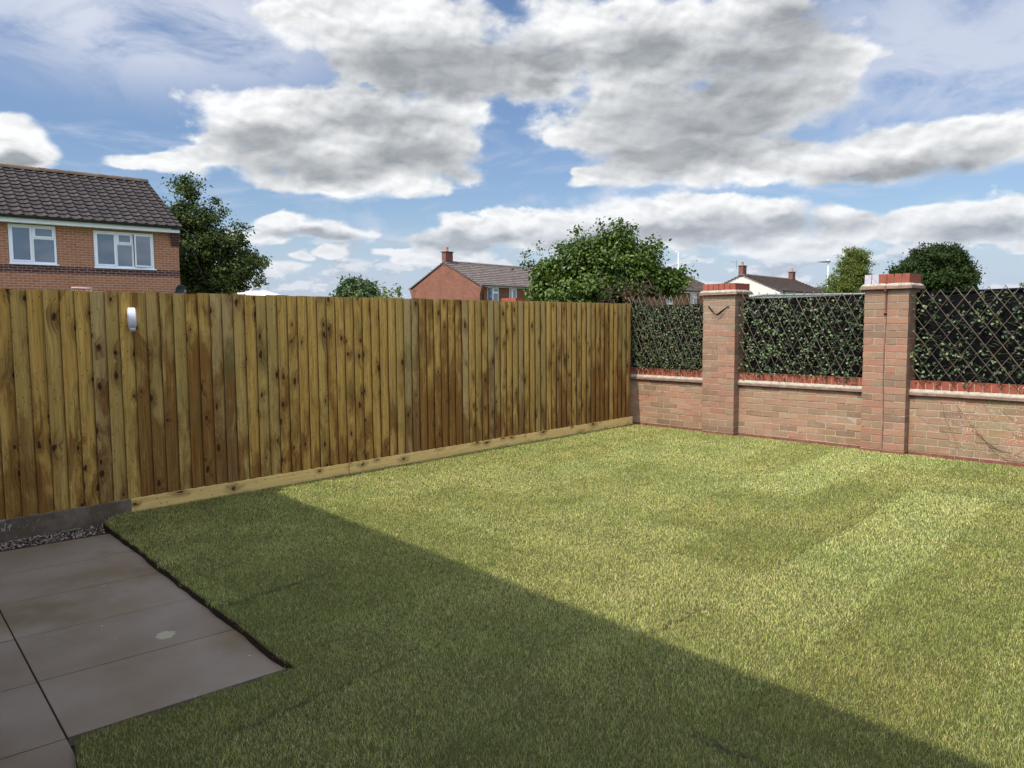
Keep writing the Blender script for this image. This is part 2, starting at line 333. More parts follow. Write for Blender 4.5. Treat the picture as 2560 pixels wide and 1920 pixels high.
def m_wood(name, boards=True, bright=1.0, lt0=(0.76, 0.48, 0.135), md0=(0.52, 0.29, 0.062), gr=1.0):
    m, k = mat(name); uv = k.sep(k.uv()); a = k.sepc(k.attr('col'))
    u, vv = uv[0], uv[1]
    u2 = k.m('ADD', u, k.m('MULTIPLY', a[0], 17.0)); v2 = k.m('ADD', vv, k.m('MULTIPLY', a[2], 23.0))
    vo = k.n('ShaderNodeTexVoronoi'); vo.voronoi_dimensions = '2D'
    wob = k.noise(k.xyz(u2, v2, 0.0), 9.0, 2, 0.5, out=1)
    kv = k.vm('ADD', k.xyz(k.m('MULTIPLY', u2, 8.0), k.m('MULTIPLY', v2, 4.2), 0.0), k.vm('SCALE', wob, scale=0.25))
    k.put(vo.inputs['Vector'], kv); vo.inputs['Scale'].default_value = 1.0
    dist = vo.outputs['Distance']; vc = k.sepc(vo.outputs['Color'])
    big = k.mr(vc[1], 0, 1, 0.5, 1.25)
    on = k.m('GREATER_THAN', vc[0], 0.55)
    kd = k.m('DIVIDE', dist, big)
    kd = k.m('ADD', kd, k.m('MULTIPLY', k.m('SUBTRACT', k.noise(k.xyz(k.m('MULTIPLY', u2, 60.0), k.m('MULTIPLY', v2, 30.0), 3.0), 1.0, 3, 0.6), 0.5), 0.10))
    core = k.m('MULTIPLY', k.ss(kd, 0.15, 0.06), on)
    halo = k.m('MULTIPLY', k.ss(kd, 0.55, 0.12), on)
    ring = k.m('MULTIPLY', k.m('MULTIPLY', k.ss(kd, 0.20, 0.15), k.ss(kd, 0.10, 0.14)), on)
    gu = k.m('ADD', u2, k.m('MULTIPLY', halo, 0.035))
    g1 = k.noise(k.xyz(k.m('MULTIPLY', gu, 75.0), k.m('MULTIPLY', v2, 2.2), 1.0), 1.0, 6, 0.65, 0.5)
    g2 = k.noise(k.xyz(k.m('MULTIPLY', gu, 22.0), k.m('MULTIPLY', v2, 0.9), 4.0), 1.0, 4, 0.55, 1.2)
    ringw = k.m('SINE', k.m('ADD', k.m('MULTIPLY', g2, 55.0), 0.0))
    lt = tuple(x*bright for x in lt0); md = tuple(x*bright for x in md0)
    c = k.mix(k.mr(g2, 0.3, 0.7, 0, 1), C(*lt), C(*md))
    c = k.mix(k.m('MULTIPLY', k.ss(g1, 0.48, 0.68), 0.66*gr), c, C(0.20, 0.115, 0.030))
    c = k.mix(k.m('MULTIPLY', k.ss(ringw, 0.55, 0.95), 0.42*gr), c, C(0.20, 0.12, 0.035))
    # board to board tint: greenish, greyish, golden
    c = k.mix(k.m('MULTIPLY', k.ss(a[2], 0.6, 1.0), 0.38), c, C(0.33, 0.285, 0.115))
    c = k.mix(k.m('MULTIPLY', k.ss(a[0], 0.78, 1.0), 0.45), c, C(0.40, 0.34, 0.19))
    if boards:
        big = k.mr(k.noise(k.xyz(k.m('MULTIPLY', u2, 7.0), k.m('MULTIPLY', v2, 2.4), 2.0), 1.0, 5, 0.6, 0.6), 0.25, 0.75, 0.1, 0.9)
        hbias = k.mr(vv, 0.1, 1.55, 0.24, -0.16)
        st = k.ss(k.m('ADD', k.m('ADD', big, hbias), k.m('MULTIPLY', k.m('SUBTRACT', a[1], 0.5), 0.62)), 0.45, 0.80)
        c = k.mix(k.m('MULTIPLY', st, k.mr(g1, 0.35, 0.65, 0.60, 0.92)), c, C(0.190, 0.070, 0.016))
        vt = k.mr(vv, 0.1, 1.6, 0.10, 0.0)
        c = k.mix(vt, c, C(0.10, 0.05, 0.015))
        gs = k.m('MULTIPLY', k.ss(k.noise(k.xyz(k.m('MULTIPLY', u2, 2.0), k.m('MULTIPLY', v2, 1.3), 9.0), 1.0, 3, 0.5), 0.56, 0.75), 0.55)
        c = k.mix(gs, c, C(0.13, 0.12, 0.035))
    c = k.mix(k.m('MULTIPLY', halo, k.mr(g1, 0.35, 0.65, 0.2, 0.85)), c, C(0.15, 0.062, 0.018))
    v3 = k.n('ShaderNodeTexVoronoi'); v3.voronoi_dimensions = '2D'; k.put(v3.inputs['Vector'], k.xyz(k.m('MULTIPLY', u2, 24.0), k.m('MULTIPLY', v2, 13.0), 0.0)); v3.inputs['Scale'].default_value = 1.0
    pin = k.m('MULTIPLY', k.ss(v3.outputs['Distance'], 0.12, 0.05), k.m('GREATER_THAN', k.sepc(v3.outputs['Color'])[0], 0.72))
    c = k.mix(k.m('MULTIPLY', pin, 0.8), c, C(0.09, 0.042, 0.016))
    c = k.mix(k.m('MULTIPLY', core, 0.92), c, C(0.045, 0.020, 0.009))
    c = k.mix(k.m('MULTIPLY', ring, 0.15), c, C(0.42, 0.26, 0.12))
    h = k.m('ADD', k.m('MULTIPLY', g1, 0.6), k.m('MULTIPLY', core, 0.5))
    k.pbr(c, 0.8, k.bump(h, 0.40, 0.003), 0.12); return m

def m_leaf(name, c1, c2, trans=0.35, rough=0.45, spec=0.35):
    m, k = mat(name); a = k.attr('col')
    ac = k.sepc(a)
    c = k.mix(ac[0], C(*c1), C(*c2))
    c = k.mix(k.m('MULTIPLY', ac[1], 0.5), c, C(c2[0]*1.5, c2[1]*1.35, c2[2]*1.2))
    b = k.pbr(c, rough, None, spec, out=False)
    t = k.n('ShaderNodeBsdfTranslucent'); k.link(c, t.inputs[0])
    mx = k.n('ShaderNodeMixShader'); mx.inputs[0].default_value = trans; k.link(b, mx.inputs[1]); k.link(t.outputs[0], mx.inputs[2])
    k.out(mx.outputs[0]); return m

def m_roof(name, c1, c2, moss=0.2):
    m, k = mat(name); o = k.obj(); a = k.sepc(k.attr('col'))
    c = k.mix(a[0], C(*c1), C(*c2))
    c = k.mix(k.m('MULTIPLY', k.ss(k.noise(o, 3.0, 6, 0.65), 0.45, 0.75), 0.5), c, C(c1[0]*0.6, c1[1]*0.6, c1[2]*0.6))
    c = k.mix(k.m('MULTIPLY', k.ss(k.noise(o, 22.0, 4, 0.7), 0.62, 0.72), moss), c, C(0.36, 0.34, 0.26))
    k.pbr(c, 0.9, k.bump(k.noise(o, 40.0, 4, 0.6), 0.3, 0.006), 0.15); return m

M = {}
M['mortar'] = m_plain('mortar', (0.35, 0.28, 0.20), 0.95, 0.1, var=0.25, scale=30, bump=0.5)
M['brick'] = m_brickgeo('garden_brick', [(0.20,0.120,0.070), (0.285,0.165,0.095), (0.33,0.155,0.09), (0.34,0.205,0.115), (0.265,0.17,0.10)], lichen=1.0)
M['pierbrick'] = m_brickgeo('pier_brick', [(0.19,0.115,0.068), (0.265,0.145,0.085), (0.295,0.13,0.078), (0.32,0.175,0.10), (0.235,0.155,0.09)])
M['terracotta'] = m_plain('terracotta', (0.255, 0.066, 0.035), 0.75, 0.3, var=0.22, scale=14, bump=0.3)
M['plinth'] = m_plain('plinth_brick', (0.19, 0.068, 0.042), 0.85, 0.2, var=0.35, scale=9, bump=0.4)
M['terrawhite'] = m_plain('terracotta_white', (0.42, 0.37, 0.38), 0.85, 0.2, var=0.2, scale=25, bump=0.4)
M['fillet'] = m_plain('mortar_fillet', (0.33, 0.285, 0.205), 0.95, 0.1, var=0.30, scale=18, bump=0.8)
M['tile'] = m_plain('creasing_tile', (0.24, 0.15, 0.11), 0.85, 0.2, var=0.35, scale=16, bump=0.5)
M['rust'] = m_plain('mastic_strip', (0.17, 0.065, 0.045), 0.7, 0.3, var=0.2, scale=30, bump=0.4)
M['wood'] = m_wood('fence_wood')
M['newwood'] = m_wood('new_wood', False, 1.0, (0.92, 0.66, 0.25), (0.85, 0.57, 0.19), 0.35)
M['edgeshade'] = m_plain('sawn_edge_shade', (0.11, 0.062, 0.022), 0.95, 0.05, var=0.3, scale=12)  # sawn edges coloured dark to stand in for shade lines between boards
M['post'] = m_wood('post_wood', False, 0.9)
M['black'] = m_plain('black_cloth', (0.0065, 0.0062, 0.0062), 0.95, 0.03, var=0.35, scale=10, bump=0.5)
M['blackstrap'] = m_plain('black_webbing', (0.012, 0.011, 0.011), 0.6, 0.4, var=0.2, scale=30)
M['stick'] = m_plain('willow_stick', (0.105, 0.076, 0.048), 0.8, 0.2, var=0.45, scale=3)
M['whiteplastic'] = m_plain('white_upvc', (0.78, 0.79, 0.80), 0.35, 0.5, var=0.03, scale=3)
M['fascia'] = m_plain('white_fascia', (0.70, 0.71, 0.72), 0.5, 0.4, var=0.08, scale=4)
M['gutter'] = m_plain('black_gutter', (0.015, 0.015, 0.016), 0.4, 0.5)
M['render'] = m_plain('cream_render', (0.52, 0.48, 0.38), 0.9, 0.2, var=0.05, scale=1.5, bump=0.2)
M['render2'] = m_plain('pale_render', (0.70, 0.66, 0.58), 0.9, 0.2, var=0.05, scale=1.5)
M['tape'] = m_plain('white_tape', (0.80, 0.80, 0.88), 0.45, 0.4, var=0.04, scale=20)
M['lampgrey'] = m_plain('lamp_pole', (0.62, 0.65, 0.58), 0.5, 0.4, var=0.05, scale=2)
M['darkmetal'] = m_plain('dark_metal', (0.06, 0.065, 0.07), 0.5, 0.5)
M['greydish'] = m_plain('dish_grey', (0.045, 0.047, 0.052), 0.6, 0.4)
M['pink'] = m_plain('pink_metal', (0.72, 0.36, 0.33), 0.5, 0.4)
M['net'] = m_plain('net_cord', (0.6, 0.55, 0.5), 0.8, 0.2)
M['canopy'] = m_plain('canopy_cloth', (0.80, 0.73, 0.72), 0.9, 0.2, var=0.03, scale=2)
M['bark'] = m_plain('bark', (0.10, 0.07, 0.05), 0.95, 0.1, var=0.3, scale=10, bump=0.6)
M['twig'] = m_plain('dead_twig', (0.09, 0.058, 0.042), 0.9, 0.2, var=0.4, scale=10)
M['vine'] = m_plain('dead_vine', (0.055, 0.035, 0.025), 0.9, 0.2, var=0.3, scale=30)
M['brickL'] = m_bricktex('orange_brick', (0.29,0.112,0.055), (0.35,0.145,0.072), (0.50,0.38,0.28), band=(2.972, 3.198), dirt=0.12)
M['brickD'] = m_bricktex('purple_brick', (0.07,0.028,0.026), (0.09,0.035,0.03), (0.22,0.14,0.11), dirt=0.1)
M['brickM'] = m_bricktex('red_brick', (0.185,0.070,0.040), (0.14,0.048,0.028), (0.32,0.19,0.125), dirt=0.4)
M['brickC'] = m_bricktex('chimney_brick', (0.18,0.070,0.045), (0.13,0.05,0.035), (0.2,0.13,0.10), dirt=0.4)
M['pot'] = m_plain('chimney_pot', (0.42, 0.16, 0.075), 0.8, 0.2, var=0.2, scale=6)
M['lead'] = m_plain('lead_flashing', (0.33, 0.34, 0.35), 0.6, 0.4, var=0.15)
M['roofL'] = m_roof('brown_roof_tile', (0.036,0.029,0.026), (0.056,0.044,0.038))
M['roofM'] = m_roof('grey_roof_tile', (0.115,0.092,0.077), (0.16,0.128,0.108), 0.5)
M['roofW'] = m_roof('brown_slate_roof', (0.105,0.072,0.055), (0.145,0.102,0.08), 0.3)
M['ridge'] = m_roof('ridge_tile', (0.085,0.058,0.038), (0.13,0.092,0.058), 0.7)
M['ridge2'] = m_roof('ridge_tile_grey', (0.13,0.10,0.08), (0.17,0.13,0.10), 0.5)
def m_glass():
    m, k = mat('window_glass'); o = k.obj()
    d = k.pbr(C(0.018, 0.040, 0.075), 0.5, None, 0.5, out=False)
    g = k.n('ShaderNodeBsdfGlossy'); g.inputs['Roughness'].default_value = 0.03; g.inputs[0].default_value = C(0.80, 0.88, 0.98)
    k.link(k.bump(k.noise(o, 1.5, 2, 0.5), 0.05, 0.02), g.inputs['Normal'])
    mx = k.n('ShaderNodeMixShader'); mx.inputs[0].default_value = 0.19; k.link(d, mx.inputs[1]); k.link(g.outputs[0], mx.inputs[2]); k.out(mx.outputs[0]); return m
M['glass'] = m_glass()
M['blind'] = m_plain('net_curtain', (0.42, 0.43, 0.42), 0.9, 0.2, var=0.06, scale=2)
def m_concrete():
    m, k = mat('old_concrete'); o = k.obj()
    c = k.mix(k.ss(k.noise(o, 6.0, 6, 0.7), 0.35, 0.7), C(0.135, 0.103, 0.070), C(0.235, 0.190, 0.135))
    c = k.mix(k.m('MULTIPLY', k.ss(k.noise(o, 38.0, 5, 0.7), 0.58, 0.70), 0.6), c, C(0.34, 0.31, 0.25))
    c = k.mix(k.m('MULTIPLY', k.ss(k.noise(o, 2.2, 4, 0.6), 0.62, 0.72), 0.7), c, C(0.42, 0.40, 0.35))
    k.pbr(c, 0.95, k.bump(k.noise(o, 60.0, 5, 0.7), 0.5, 0.004), 0.1); return m
M['concrete'] = m_concrete()
M['chalk'] = m_plain('chalk', (0.55, 0.52, 0.47), 0.95, 0.1, var=0.3, scale=60)
def m_slab():
    m, k = mat('paving_slab'); o = k.obj(); a = k.sepc(k.attr('col'))
    c = k.mix(k.ss(k.noise(o, 1.7, 5, 0.55), 0.35, 0.65), C(0.255, 0.200, 0.140), C(0.205, 0.150, 0.090))
    c = k.mix(k.m('MULTIPLY', k.ss(k.noise(k.vm('ADD', o, (5, 3, 0)), 1.1, 4, 0.6), 0.50, 0.68), 0.75), c, C(0.150, 0.098, 0.038))
    c = k.mix(k.mr(a[0], 0, 1, 0, 0.22), c, C(0.13, 0.105, 0.085))
    c = k.mix(k.m('MULTIPLY', k.ss(k.noise(o, 55.0, 5, 0.75), 0.60, 0.75), 0.18), c, C(0.40, 0.36, 0.30))
    c = k.mix(k.m('MULTIPLY', k.ss(k.noise(o, 5.0, 6, 0.6), 0.56, 0.75), 0.22), c, C(0.28, 0.26, 0.24))
    # dried splash of pale slurry and a fainter ring beside it
    w = k.vm('MULTIPLY', k.vm('SUBTRACT', k.noise(o, 25.0, 3, 0.5, out=1), (0.5, 0.5, 0.5)), (0.06, 0.06, 0))
    dd = k.vm('LENGTH', k.vm('MULTIPLY', k.vm('ADD', k.vm('SUBTRACT', o, (-7.524, -2.495, -0.05)), w), (1/0.045, 1/0.046, 0)))
    c = k.mix(k.m('MULTIPLY', k.ss(dd, 1.1, 0.8), 0.85), c, C(0.36, 0.33, 0.21))
    vo = k.n('ShaderNodeTexVoronoi'); k.put(vo.inputs['Vector'], o); vo.inputs['Scale'].default_value = 9.0
    sp = k.m('MULTIPLY', k.m('LESS_THAN', vo.outputs['Distance'], 0.045), k.m('GREATER_THAN', k.sepc(vo.outputs['Color'])[0], 0.55))
    c = k.mix(k.m('MULTIPLY', sp, 0.7), c, C(0.50, 0.46, 0.38))
    h = k.m('ADD', k.noise(o, 28.0, 5, 0.6), k.m('MULTIPLY', k.noise(o, 160.0, 3, 0.6), 0.4))
    k.pbr(c, k.mr(k.noise(o, 3.0, 3, 0.5), 0.3, 0.7, 0.55, 0.8), k.bump(h, 0.45, 0.004), 0.12); return m
M['slab'] = m_slab()
def m_soil():
    m, k = mat('dark_soil'); o = k.obj()
    c = k.mix(k.noise(o, 50.0, 5, 0.7), C(0.018, 0.012, 0.008), C(0.085, 0.06, 0.042))
    k.pbr(c, 0.95, k.bump(k.noise(o, 90.0, 5, 0.7), 0.8, 0.01), 0.1); return m
M['soil'] = m_soil()
def m_turf():
    m, k = mat('turf_base'); o = k.obj()
    c = k.mix(k.noise(o, 45.0, 6, 0.75), C(0.045, 0.040, 0.012), C(0.115, 0.120, 0.032))
    k.pbr(c, 0.95, k.bump(k.noise(o, 120.0, 5, 0.7), 0.9, 0.012), 0.1); return m
M['turf'] = m_turf()
def m_blade():
    m, k = mat('grass_blades'); c = k.attr('col')
    b = k.pbr(c, 0.55, None, 0.25, out=False)
    t = k.n('ShaderNodeBsdfTranslucent'); k.link(c, t.inputs[0])
    mx = k.n('ShaderNodeMixShader'); mx.inputs[0].default_value = 0.38; k.link(b, mx.inputs[1]); k.link(t.outputs[0], mx.inputs[2]); k.out(mx.outputs[0]); return m
M['blade'] = m_blade()
def m_ground():
    m, k = mat('far_ground'); o = k.obj()
    c = k.mix(k.noise(o, 0.4, 6, 0.65), C(0.05, 0.07, 0.02), C(0.10, 0.12, 0.04))
    k.pbr(c, 0.95, None, 0.1); return m
M['ground'] = m_ground()
M['pebble'] = m_plain('pebble', (0.36, 0.29, 0.23), 0.7, 0.3, var=0.3, scale=60)
M['ivy'] = m_leaf('ivy_leaf', (0.014, 0.032, 0.010), (0.155, 0.205, 0.080), 0.08, 0.50, 0.3)
M['bush'] = m_leaf('bush_leaf', (0.026, 0.050, 0.006), (0.115, 0.168, 0.022), 0.22, 0.42, 0.3)
M['birch'] = m_leaf('lime_leaf', (0.030, 0.052, 0.010), (0.092, 0.120, 0.026), 0.30, 0.5, 0.2)
M['darkleaf'] = m_leaf('dark_leaf', (0.014, 0.026, 0.006), (0.038, 0.058, 0.012), 0.15, 0.6, 0.12)
M['midleaf'] = m_leaf('mid_leaf', (0.040, 0.068, 0.020), (0.080, 0.115, 0.032), 0.2)
M['goldleaf'] = m_leaf('gold_leaf', (0.060, 0.085, 0.012), (0.160, 0.185, 0.025), 0.3)
M['paleleaf'] = m_leaf('pale_leaf', (0.10, 0.14, 0.035), (0.20, 0.24, 0.07), 0.3)
M['fallen'] = m_plain('fallen_leaf', (0.16, 0.21, 0.07), 0.6, 0.3)

# ---------------------------------------------------------------- ground, lawn, patio
def sheet(name, poly, z, m, thick=0.0, side=None):
    b = MB(); n = len(poly)
    b.add([(x, y, z) for x, y in poly], [tuple(range(n))])
    if thick:
        b.m = 1
        for i in range(n):
            p, q = poly[i], poly[(i+1) % n]
            b.quad((p[0],p[1],z-thick), (q[0],q[1],z-thick), (q[0],q[1],z), (p[0],p[1],z))
    o = b.build(name, [m, side or m]); tag(o, kind='structure'); return o
g = MB(); g.quad((-900,-900,-0.56), (900,-900,-0.56), (900,900,-0.56), (-900,900,-0.56)); tag(g.build('ground', M['ground']), kind='structure')
g = MB(); g.box(-12, 0.15, -12, 0.10, -0.545, -0.09); tag(g.build('garden_soil', M['soil']), kind='structure')
SA, CA = math.sin(0.0496926), math.cos(0.0496926)
LAWN = [(-6.86,-0.03), (-7.02,-0.19), (-7.345,-3.335), (-8.158,-3.262), (-8.205,-3.50), (-8.60,-7.5), (-8.75,-9.5), (-0.51,-9.5), (-0.05,-0.03)]
_L = []
for _i in range(len(LAWN)):
    (_x0, _y0), (_x1, _y1) = LAWN[_i], LAWN[(_i+1) % len(LAWN)]
    _n = max(1, int(math.hypot(_x1-_x0, _y1-_y0)/0.11)) if _i in (0, 1, 2, 3, 4) else 1
    for _k in range(_n): _L.append((_x0+(_x1-_x0)*_k/_n+random.uniform(-.007, .007)*(_n > 1), _y0+(_y1-_y0)*_k/_n+random.uniform(-.007, .007)*(_n > 1)))
sheet('lawn', _L, -0.012, M['turf'], 0.075, M['soil'])

# paving: slabs laid a few degrees off the fence
def build_patio():
    root = MB(); ang = math.radians(-6.0)
    ex = Vector((math.cos(ang), math.sin(ang), 0)); ey = Vector((-math.sin(ang), math.cos(ang), 0))
    O = Vector((-7.286, -3.242, 0))       # outer corner by the lawn
    pj = 0.006
    for r in range(-8, 5):
        y0, y1 = r*0.572+pj/2, (r+1)*0.572-pj/2
        if r == 5: y1 = y0+0.29
        for c_ in range(-3, 0):
            if r < 0 and c_ == -1: continue
            x0, x1 = c_*0.862+pj/2, (c_+1)*0.862-pj/2
            root.cc = (random.random(), random.random(), 0.5, 1)
            dz = random.uniform(-0.0015, 0.0015)
            P = [O+ex*x+ey*y for x, y in ((x0,y0),(x1,y0),(x1,y1),(x0,y1))]
            T = [Vector((p.x, p.y, -0.05+dz)) for p in P]; Bt = [Vector((p.x, p.y, -0.088)) for p in P]
            root.add(T+Bt, [(0,1,2,3),(4,7,6,5),(0,4,5,1),(1,5,6,2),(2,6,7,3),(3,7,4,0)])
    o = root.build('patio', M['slab'], bevel=0.002); tag(o, kind='structure')
build_patio()

# gravel strip between slabs and concrete board
def build_pebbles():
    b = MB()
    for i in range(2600):
        x = random.uniform(-8.9, -6.93); t = random.random()
        lo = -0.30-(x+7.0)*(-0.10); lo = -0.33+(-(x+7.0))*0.10
        y = -0.045+(lo+0.045)*(t**1.1)
        if x > -7.02+0.1*t and y < -0.2: continue
        r = random.uniform(0.002, 0.0065)*(1.4 if random.random() < 0.08 else 1)
        b.cc = (random.random(),)*3+(1,)
        V = [Vector((random.gauss(0,1), random.gauss(0,1), random.gauss(0,1))).normalized() for _ in range(1)]
        rz = random.uniform(0, 6.28); s1 = random.uniform(0.7, 1.5)
        pts = [(1,0,0),(0,1,0),(-1,0,0),(0,-1,0),(0,0,0.75),(0,0,-0.75)]
        P = []
        for px, py, pz in pts:
            px *= s1*random.uniform(.8,1.2); py *= random.uniform(.8,1.2)
            P.append((x+r*(px*math.cos(rz)-py*math.sin(rz)), y+r*(px*math.sin(rz)+py*math.cos(rz)), -0.064+r*0.6+r*pz+random.uniform(0,0.004)))
        b.add(P, [(0,1,4),(1,2,4),(2,3,4),(3,0,4),(1,0,5),(2,1,5),(3,2,5),(0,3,5)])
    m, k = mat('pebble_mix'); a = k.sepc(k.attr('col'))
    k.pbr(k.mix(k.ss(a[0], 0.2, 1.0), C(0.15,0.105,0.075), C(0.62,0.49,0.37)), 0.7, None, 0.3)
    tag(b.build('gravel', m), 'loose pale gravel in the strip between paving and concrete board', 'gravel', kind='stuff')
    g = MB(); g.add([(-9.6,-0.02,-0.068), (-6.86,-0.02,-0.068), (-7.0,-0.42,-0.068), (-9.6,-0.72,-0.068)], [(0,3,2,1)])
    tag(g.build('gravel_bed', M['soil']), kind='structure')
build_pebbles()
b = MB()   # the single leaf on the gravel
V = [(-0.055,0,0.0), (-0.02,-0.022,0.006), (0.02,-0.020,0.008), (0.06,0.0,0.002), (0.02,0.018,0.010), (-0.02,0.020,0.008)]
b.add([(-7.193+x*0.98+y*0.1, -0.108+y-x*0.1, -0.052+z) for x, y, z in V], [(0,1,2,3,4,5)])
b.build('fallen_leaf', M['fallen']); tag(bpy.data.objects['fallen_leaf'], 'single green leaf lying on the gravel beside the concrete board', 'leaf')

# ---------------------------------------------------------------- grass blades
def build_grass():
    poly = np.array(LAWN)
    def inside(px, py):
        c = np.zeros(len(px), bool); n = len(poly); j = n-1
        for i in range(n):
            xi, yi = poly[i]; xj, yj = poly[j]
            hit = ((yi > py) != (yj > py)) & (px < (xj-xi)*(py-yi)/(yj-yi+1e-12)+xi); c ^= hit; j = i
        return c
    X = RNG.uniform(-8.8, 0.0, 2900000); Y = RNG.uniform(-9.5, -0.0, 2900000)   # ~35000 candidates per m2
    ok = inside(X+RNG.normal(0, 0.008, len(X))+0.012*np.sin(Y*23)*np.sin(Y*7.3), Y+RNG.normal(0, 0.008, len(X))+0.010*np.sin(X*19))
    ok &= ~((Y > -0.034) & (X > -6.95))
    dx, dy = X-CAM.x, Y-CAM.y; dist = np.hypot(dx, dy)
    ang = np.arctan2(dy, dx)-YAW
    keep = np.clip((3.4/np.maximum(dist, 0.5))**1.1, 0.28, 1.0)
    keep = np.where(np.abs(ang) < 0.75, keep, 0.10)
    keep = np.where(dist < 0.9, 0.15, keep)
    ok &= RNG.random(len(X)) < keep
    # seams between the rolls and a few bare spots thin the cover
    def near(x0, y0, x1, y1, w):
        L = math.hypot(x1-x0, y1-y0); ux, uy = (x1-x0)/L, (y1-y0)/L
        t = (X-x0)*ux+(Y-y0)*uy; s = np.abs((X-x0)*uy-(Y-y0)*ux + 0.012*np.sin(t*37)+0.008*np.sin(t*91))
        return (s < w) & (t > 0) & (t < L)
    bare = near(-7.24,-2.46,-6.60,-2.41,0.018) | near(-7.80,-3.63,-7.0,-3.615,0.012) | near(-6.70,-4.82,-6.70,-5.12,0.018) | near(-6.1,-4.235,-5.6,-4.262,0.012) | near(-7.0,-3.62,-6.5,-3.62,0.006)
    bare |= near(-2.03,-4.25,-2.06,-5.1,0.015) | near(-4.9,-4.255,-3.5,-4.245,0.008)
    bare |= ((X+5.65)**2+(Y+4.86)**2 < 0.024**2)
    ok &= ~(bare & (RNG.random(len(X)) < 0.80))
    X, Y, dist = X[ok], Y[ok], dist[ok]; n = len(X)
    def vnoise(x, y, s, seed):
        r = np.random.default_rng(seed); T = r.random((256, 256)); x = x*s; y = y*s
        xi = np.floor(x).astype(int); yi = np.floor(y).astype(int); fx = x-xi; fy = y-yi
        fx = fx*fx*(3-2*fx); fy = fy*fy*(3-2*fy); g = lambda a, b: T[a % 256, b % 256]
        return (g(xi,yi)*(1-fx)+g(xi+1,yi)*fx)*(1-fy)+(g(xi,yi+1)*(1-fx)+g(xi+1,yi+1)*fx)*fy
    n1 = vnoise(X, Y, 2.1, 1); n2 = vnoise(X, Y, 6.0, 2); n3 = vnoise(X, Y, 17.0, 3); n4 = vnoise(X, Y, 0.7, 4)
    # rolls of turf 0.6 m wide laid along the fence, one roll laid crosswise at the wall
    row = np.floor((Y+0.05+0.02*np.sin(X*3))/0.6).astype(int); off = (row*0.83) % 1.7
    piece = np.floor((X+off)/1.75).astype(int)
    h = 0.25+0.5*(((row*73856093) ^ (piece*19349663)) % 1009/1009.0)
    cross = (X > -2.03-0.05*np.abs(Y)*0) & (Y < -4.2)
    h = np.where(cross, (np.floor((X+8)/0.6).astype(int)*37 % 11)/11.0, h)
    for (rw, xa, xb, hv) in ((-8,-5.6,-2.0,0.90), (-7,-4.95,-2.0,0.08), (-8,-6.6,-5.6,0.6), (-4,-5.0,-2.4,0.25), (-4,-2.4,-0.2,0.6), (-3,-4.0,-1.5,0.6), (-5,-2.0,-0.2,0.2), (-7,-6.6,-4.95,0.75), (-9,-6.5,-2.0,0.15), (-6,-4.4,-2.9,0.22), (-6,-2.9,-0.2,0.85), (-5,-5.5,-2.0,0.55), (-6,-6.6,-4.4,0.6), (-10,-7.0,-4.5,0.55)):
        h = np.where((row == rw) & (X+0.10*(n3-0.5)+0.10*(n2-0.5) > xa) & (X < xb) & ~cross, hv, h)
    # how the blades of each roll lie
    la = np.where(cross, 1.9, 0.5)+(h-0.5)*1.2+(n2-0.5)*1.0+(n3-0.5)*1.2
    lean = RNG.uniform(0.25, 1.15, n)+0.25*(n1-0.5)
    a = la+RNG.normal(0, 1.7, n)
    L = RNG.uniform(0.009, 0.022, n)*(0.8+0.5*n2)*np.where(RNG.random(n) < 0.04, 1.45, 1.0)
    wd = -(X+SA*np.abs(Y)); L *= np.clip(0.35+wd/0.25, 0.45, 1.0)
    W = RNG.uniform(0.0008, 0.0015, n)*np.clip(dist/3.2, 0.85, 2.6)
    dxa, dya = np.cos(a), np.sin(a)
    wa = a+np.pi/2+RNG.normal(0, 0.6, n); wx, wy = np.cos(wa)*W/2, np.sin(wa)*W/2
    z0 = -0.012
    hx = L*np.sin(lean*0.55)*0.5; hz = L*np.cos(lean*0.55)*0.5
    tx = hx+L*np.sin(lean*1.25)*0.5; tz = hz+L*np.cos(lean*1.25)*0.5
    P = np.zeros((n, 5, 3), np.float32)
    P[:,0] = np.stack([X-wx, Y-wy, np.full(n, z0)], 1); P[:,1] = np.stack([X+wx, Y+wy, np.full(n, z0)], 1)
    P[:,2] = np.stack([X+hx*dxa+wx*.8, Y+hx*dya+wy*.8, z0+hz], 1); P[:,3] = np.stack([X+hx*dxa-wx*.8, Y+hx*dya-wy*.8, z0+hz], 1)
    P[:,4] = np.stack([X+tx*dxa, Y+tx*dya, z0+np.maximum(tz, 0.003)], 1)
    base = np.array([[0.165, 0.205, 0.040], [0.120, 0.165, 0.036], [0.235, 0.240, 0.070], [0.36, 0.30, 0.13], [0.085, 0.125, 0.040]])
    t = RNG.random(n)
    dry = np.clip(0.13+0.10*(n1-0.35)+0.06*h+0.06*(n4-0.5), 0.04, 0.5)
    idx = np.where(t < 0.035+dry*0.10, 3, np.where(t < 0.10+dry*1.1, 2, np.where(t < 0.70, 0, np.where(t < 0.9, 1, 4))))
    c = base[idx]
    h = np.clip(h, 0.0, 1.0)
    c = 2.5*c*(0.76+0.42*h+0.06*(n2-0.5)+0.14*(n3-0.5)+0.10*(n1-0.5))[:,None]*RNG.uniform(0.55, 1.45, n)[:,None]
    c[:,0] *= 1.17+0.10*(n1-0.4)-0.05*h; c[:,2] *= 1.10+0.22*h
    # a brighter yellow green patch on the near right
    yp = np.exp(-(((X+6.05)/0.33)**2+((Y+5.35)/0.26)**2))*0.0
    col = np.ones((n, 5, 4), np.float32); col[:,:,:3] = c[:,None,:]
    col[:,0:2,:3] *= 0.5  # blade feet darkened in colour, standing in for shade between blades
    me = bpy.data.meshes.new('grass')
    me.vertices.add(n*5); me.vertices.foreach_set('co', P.reshape(-1))
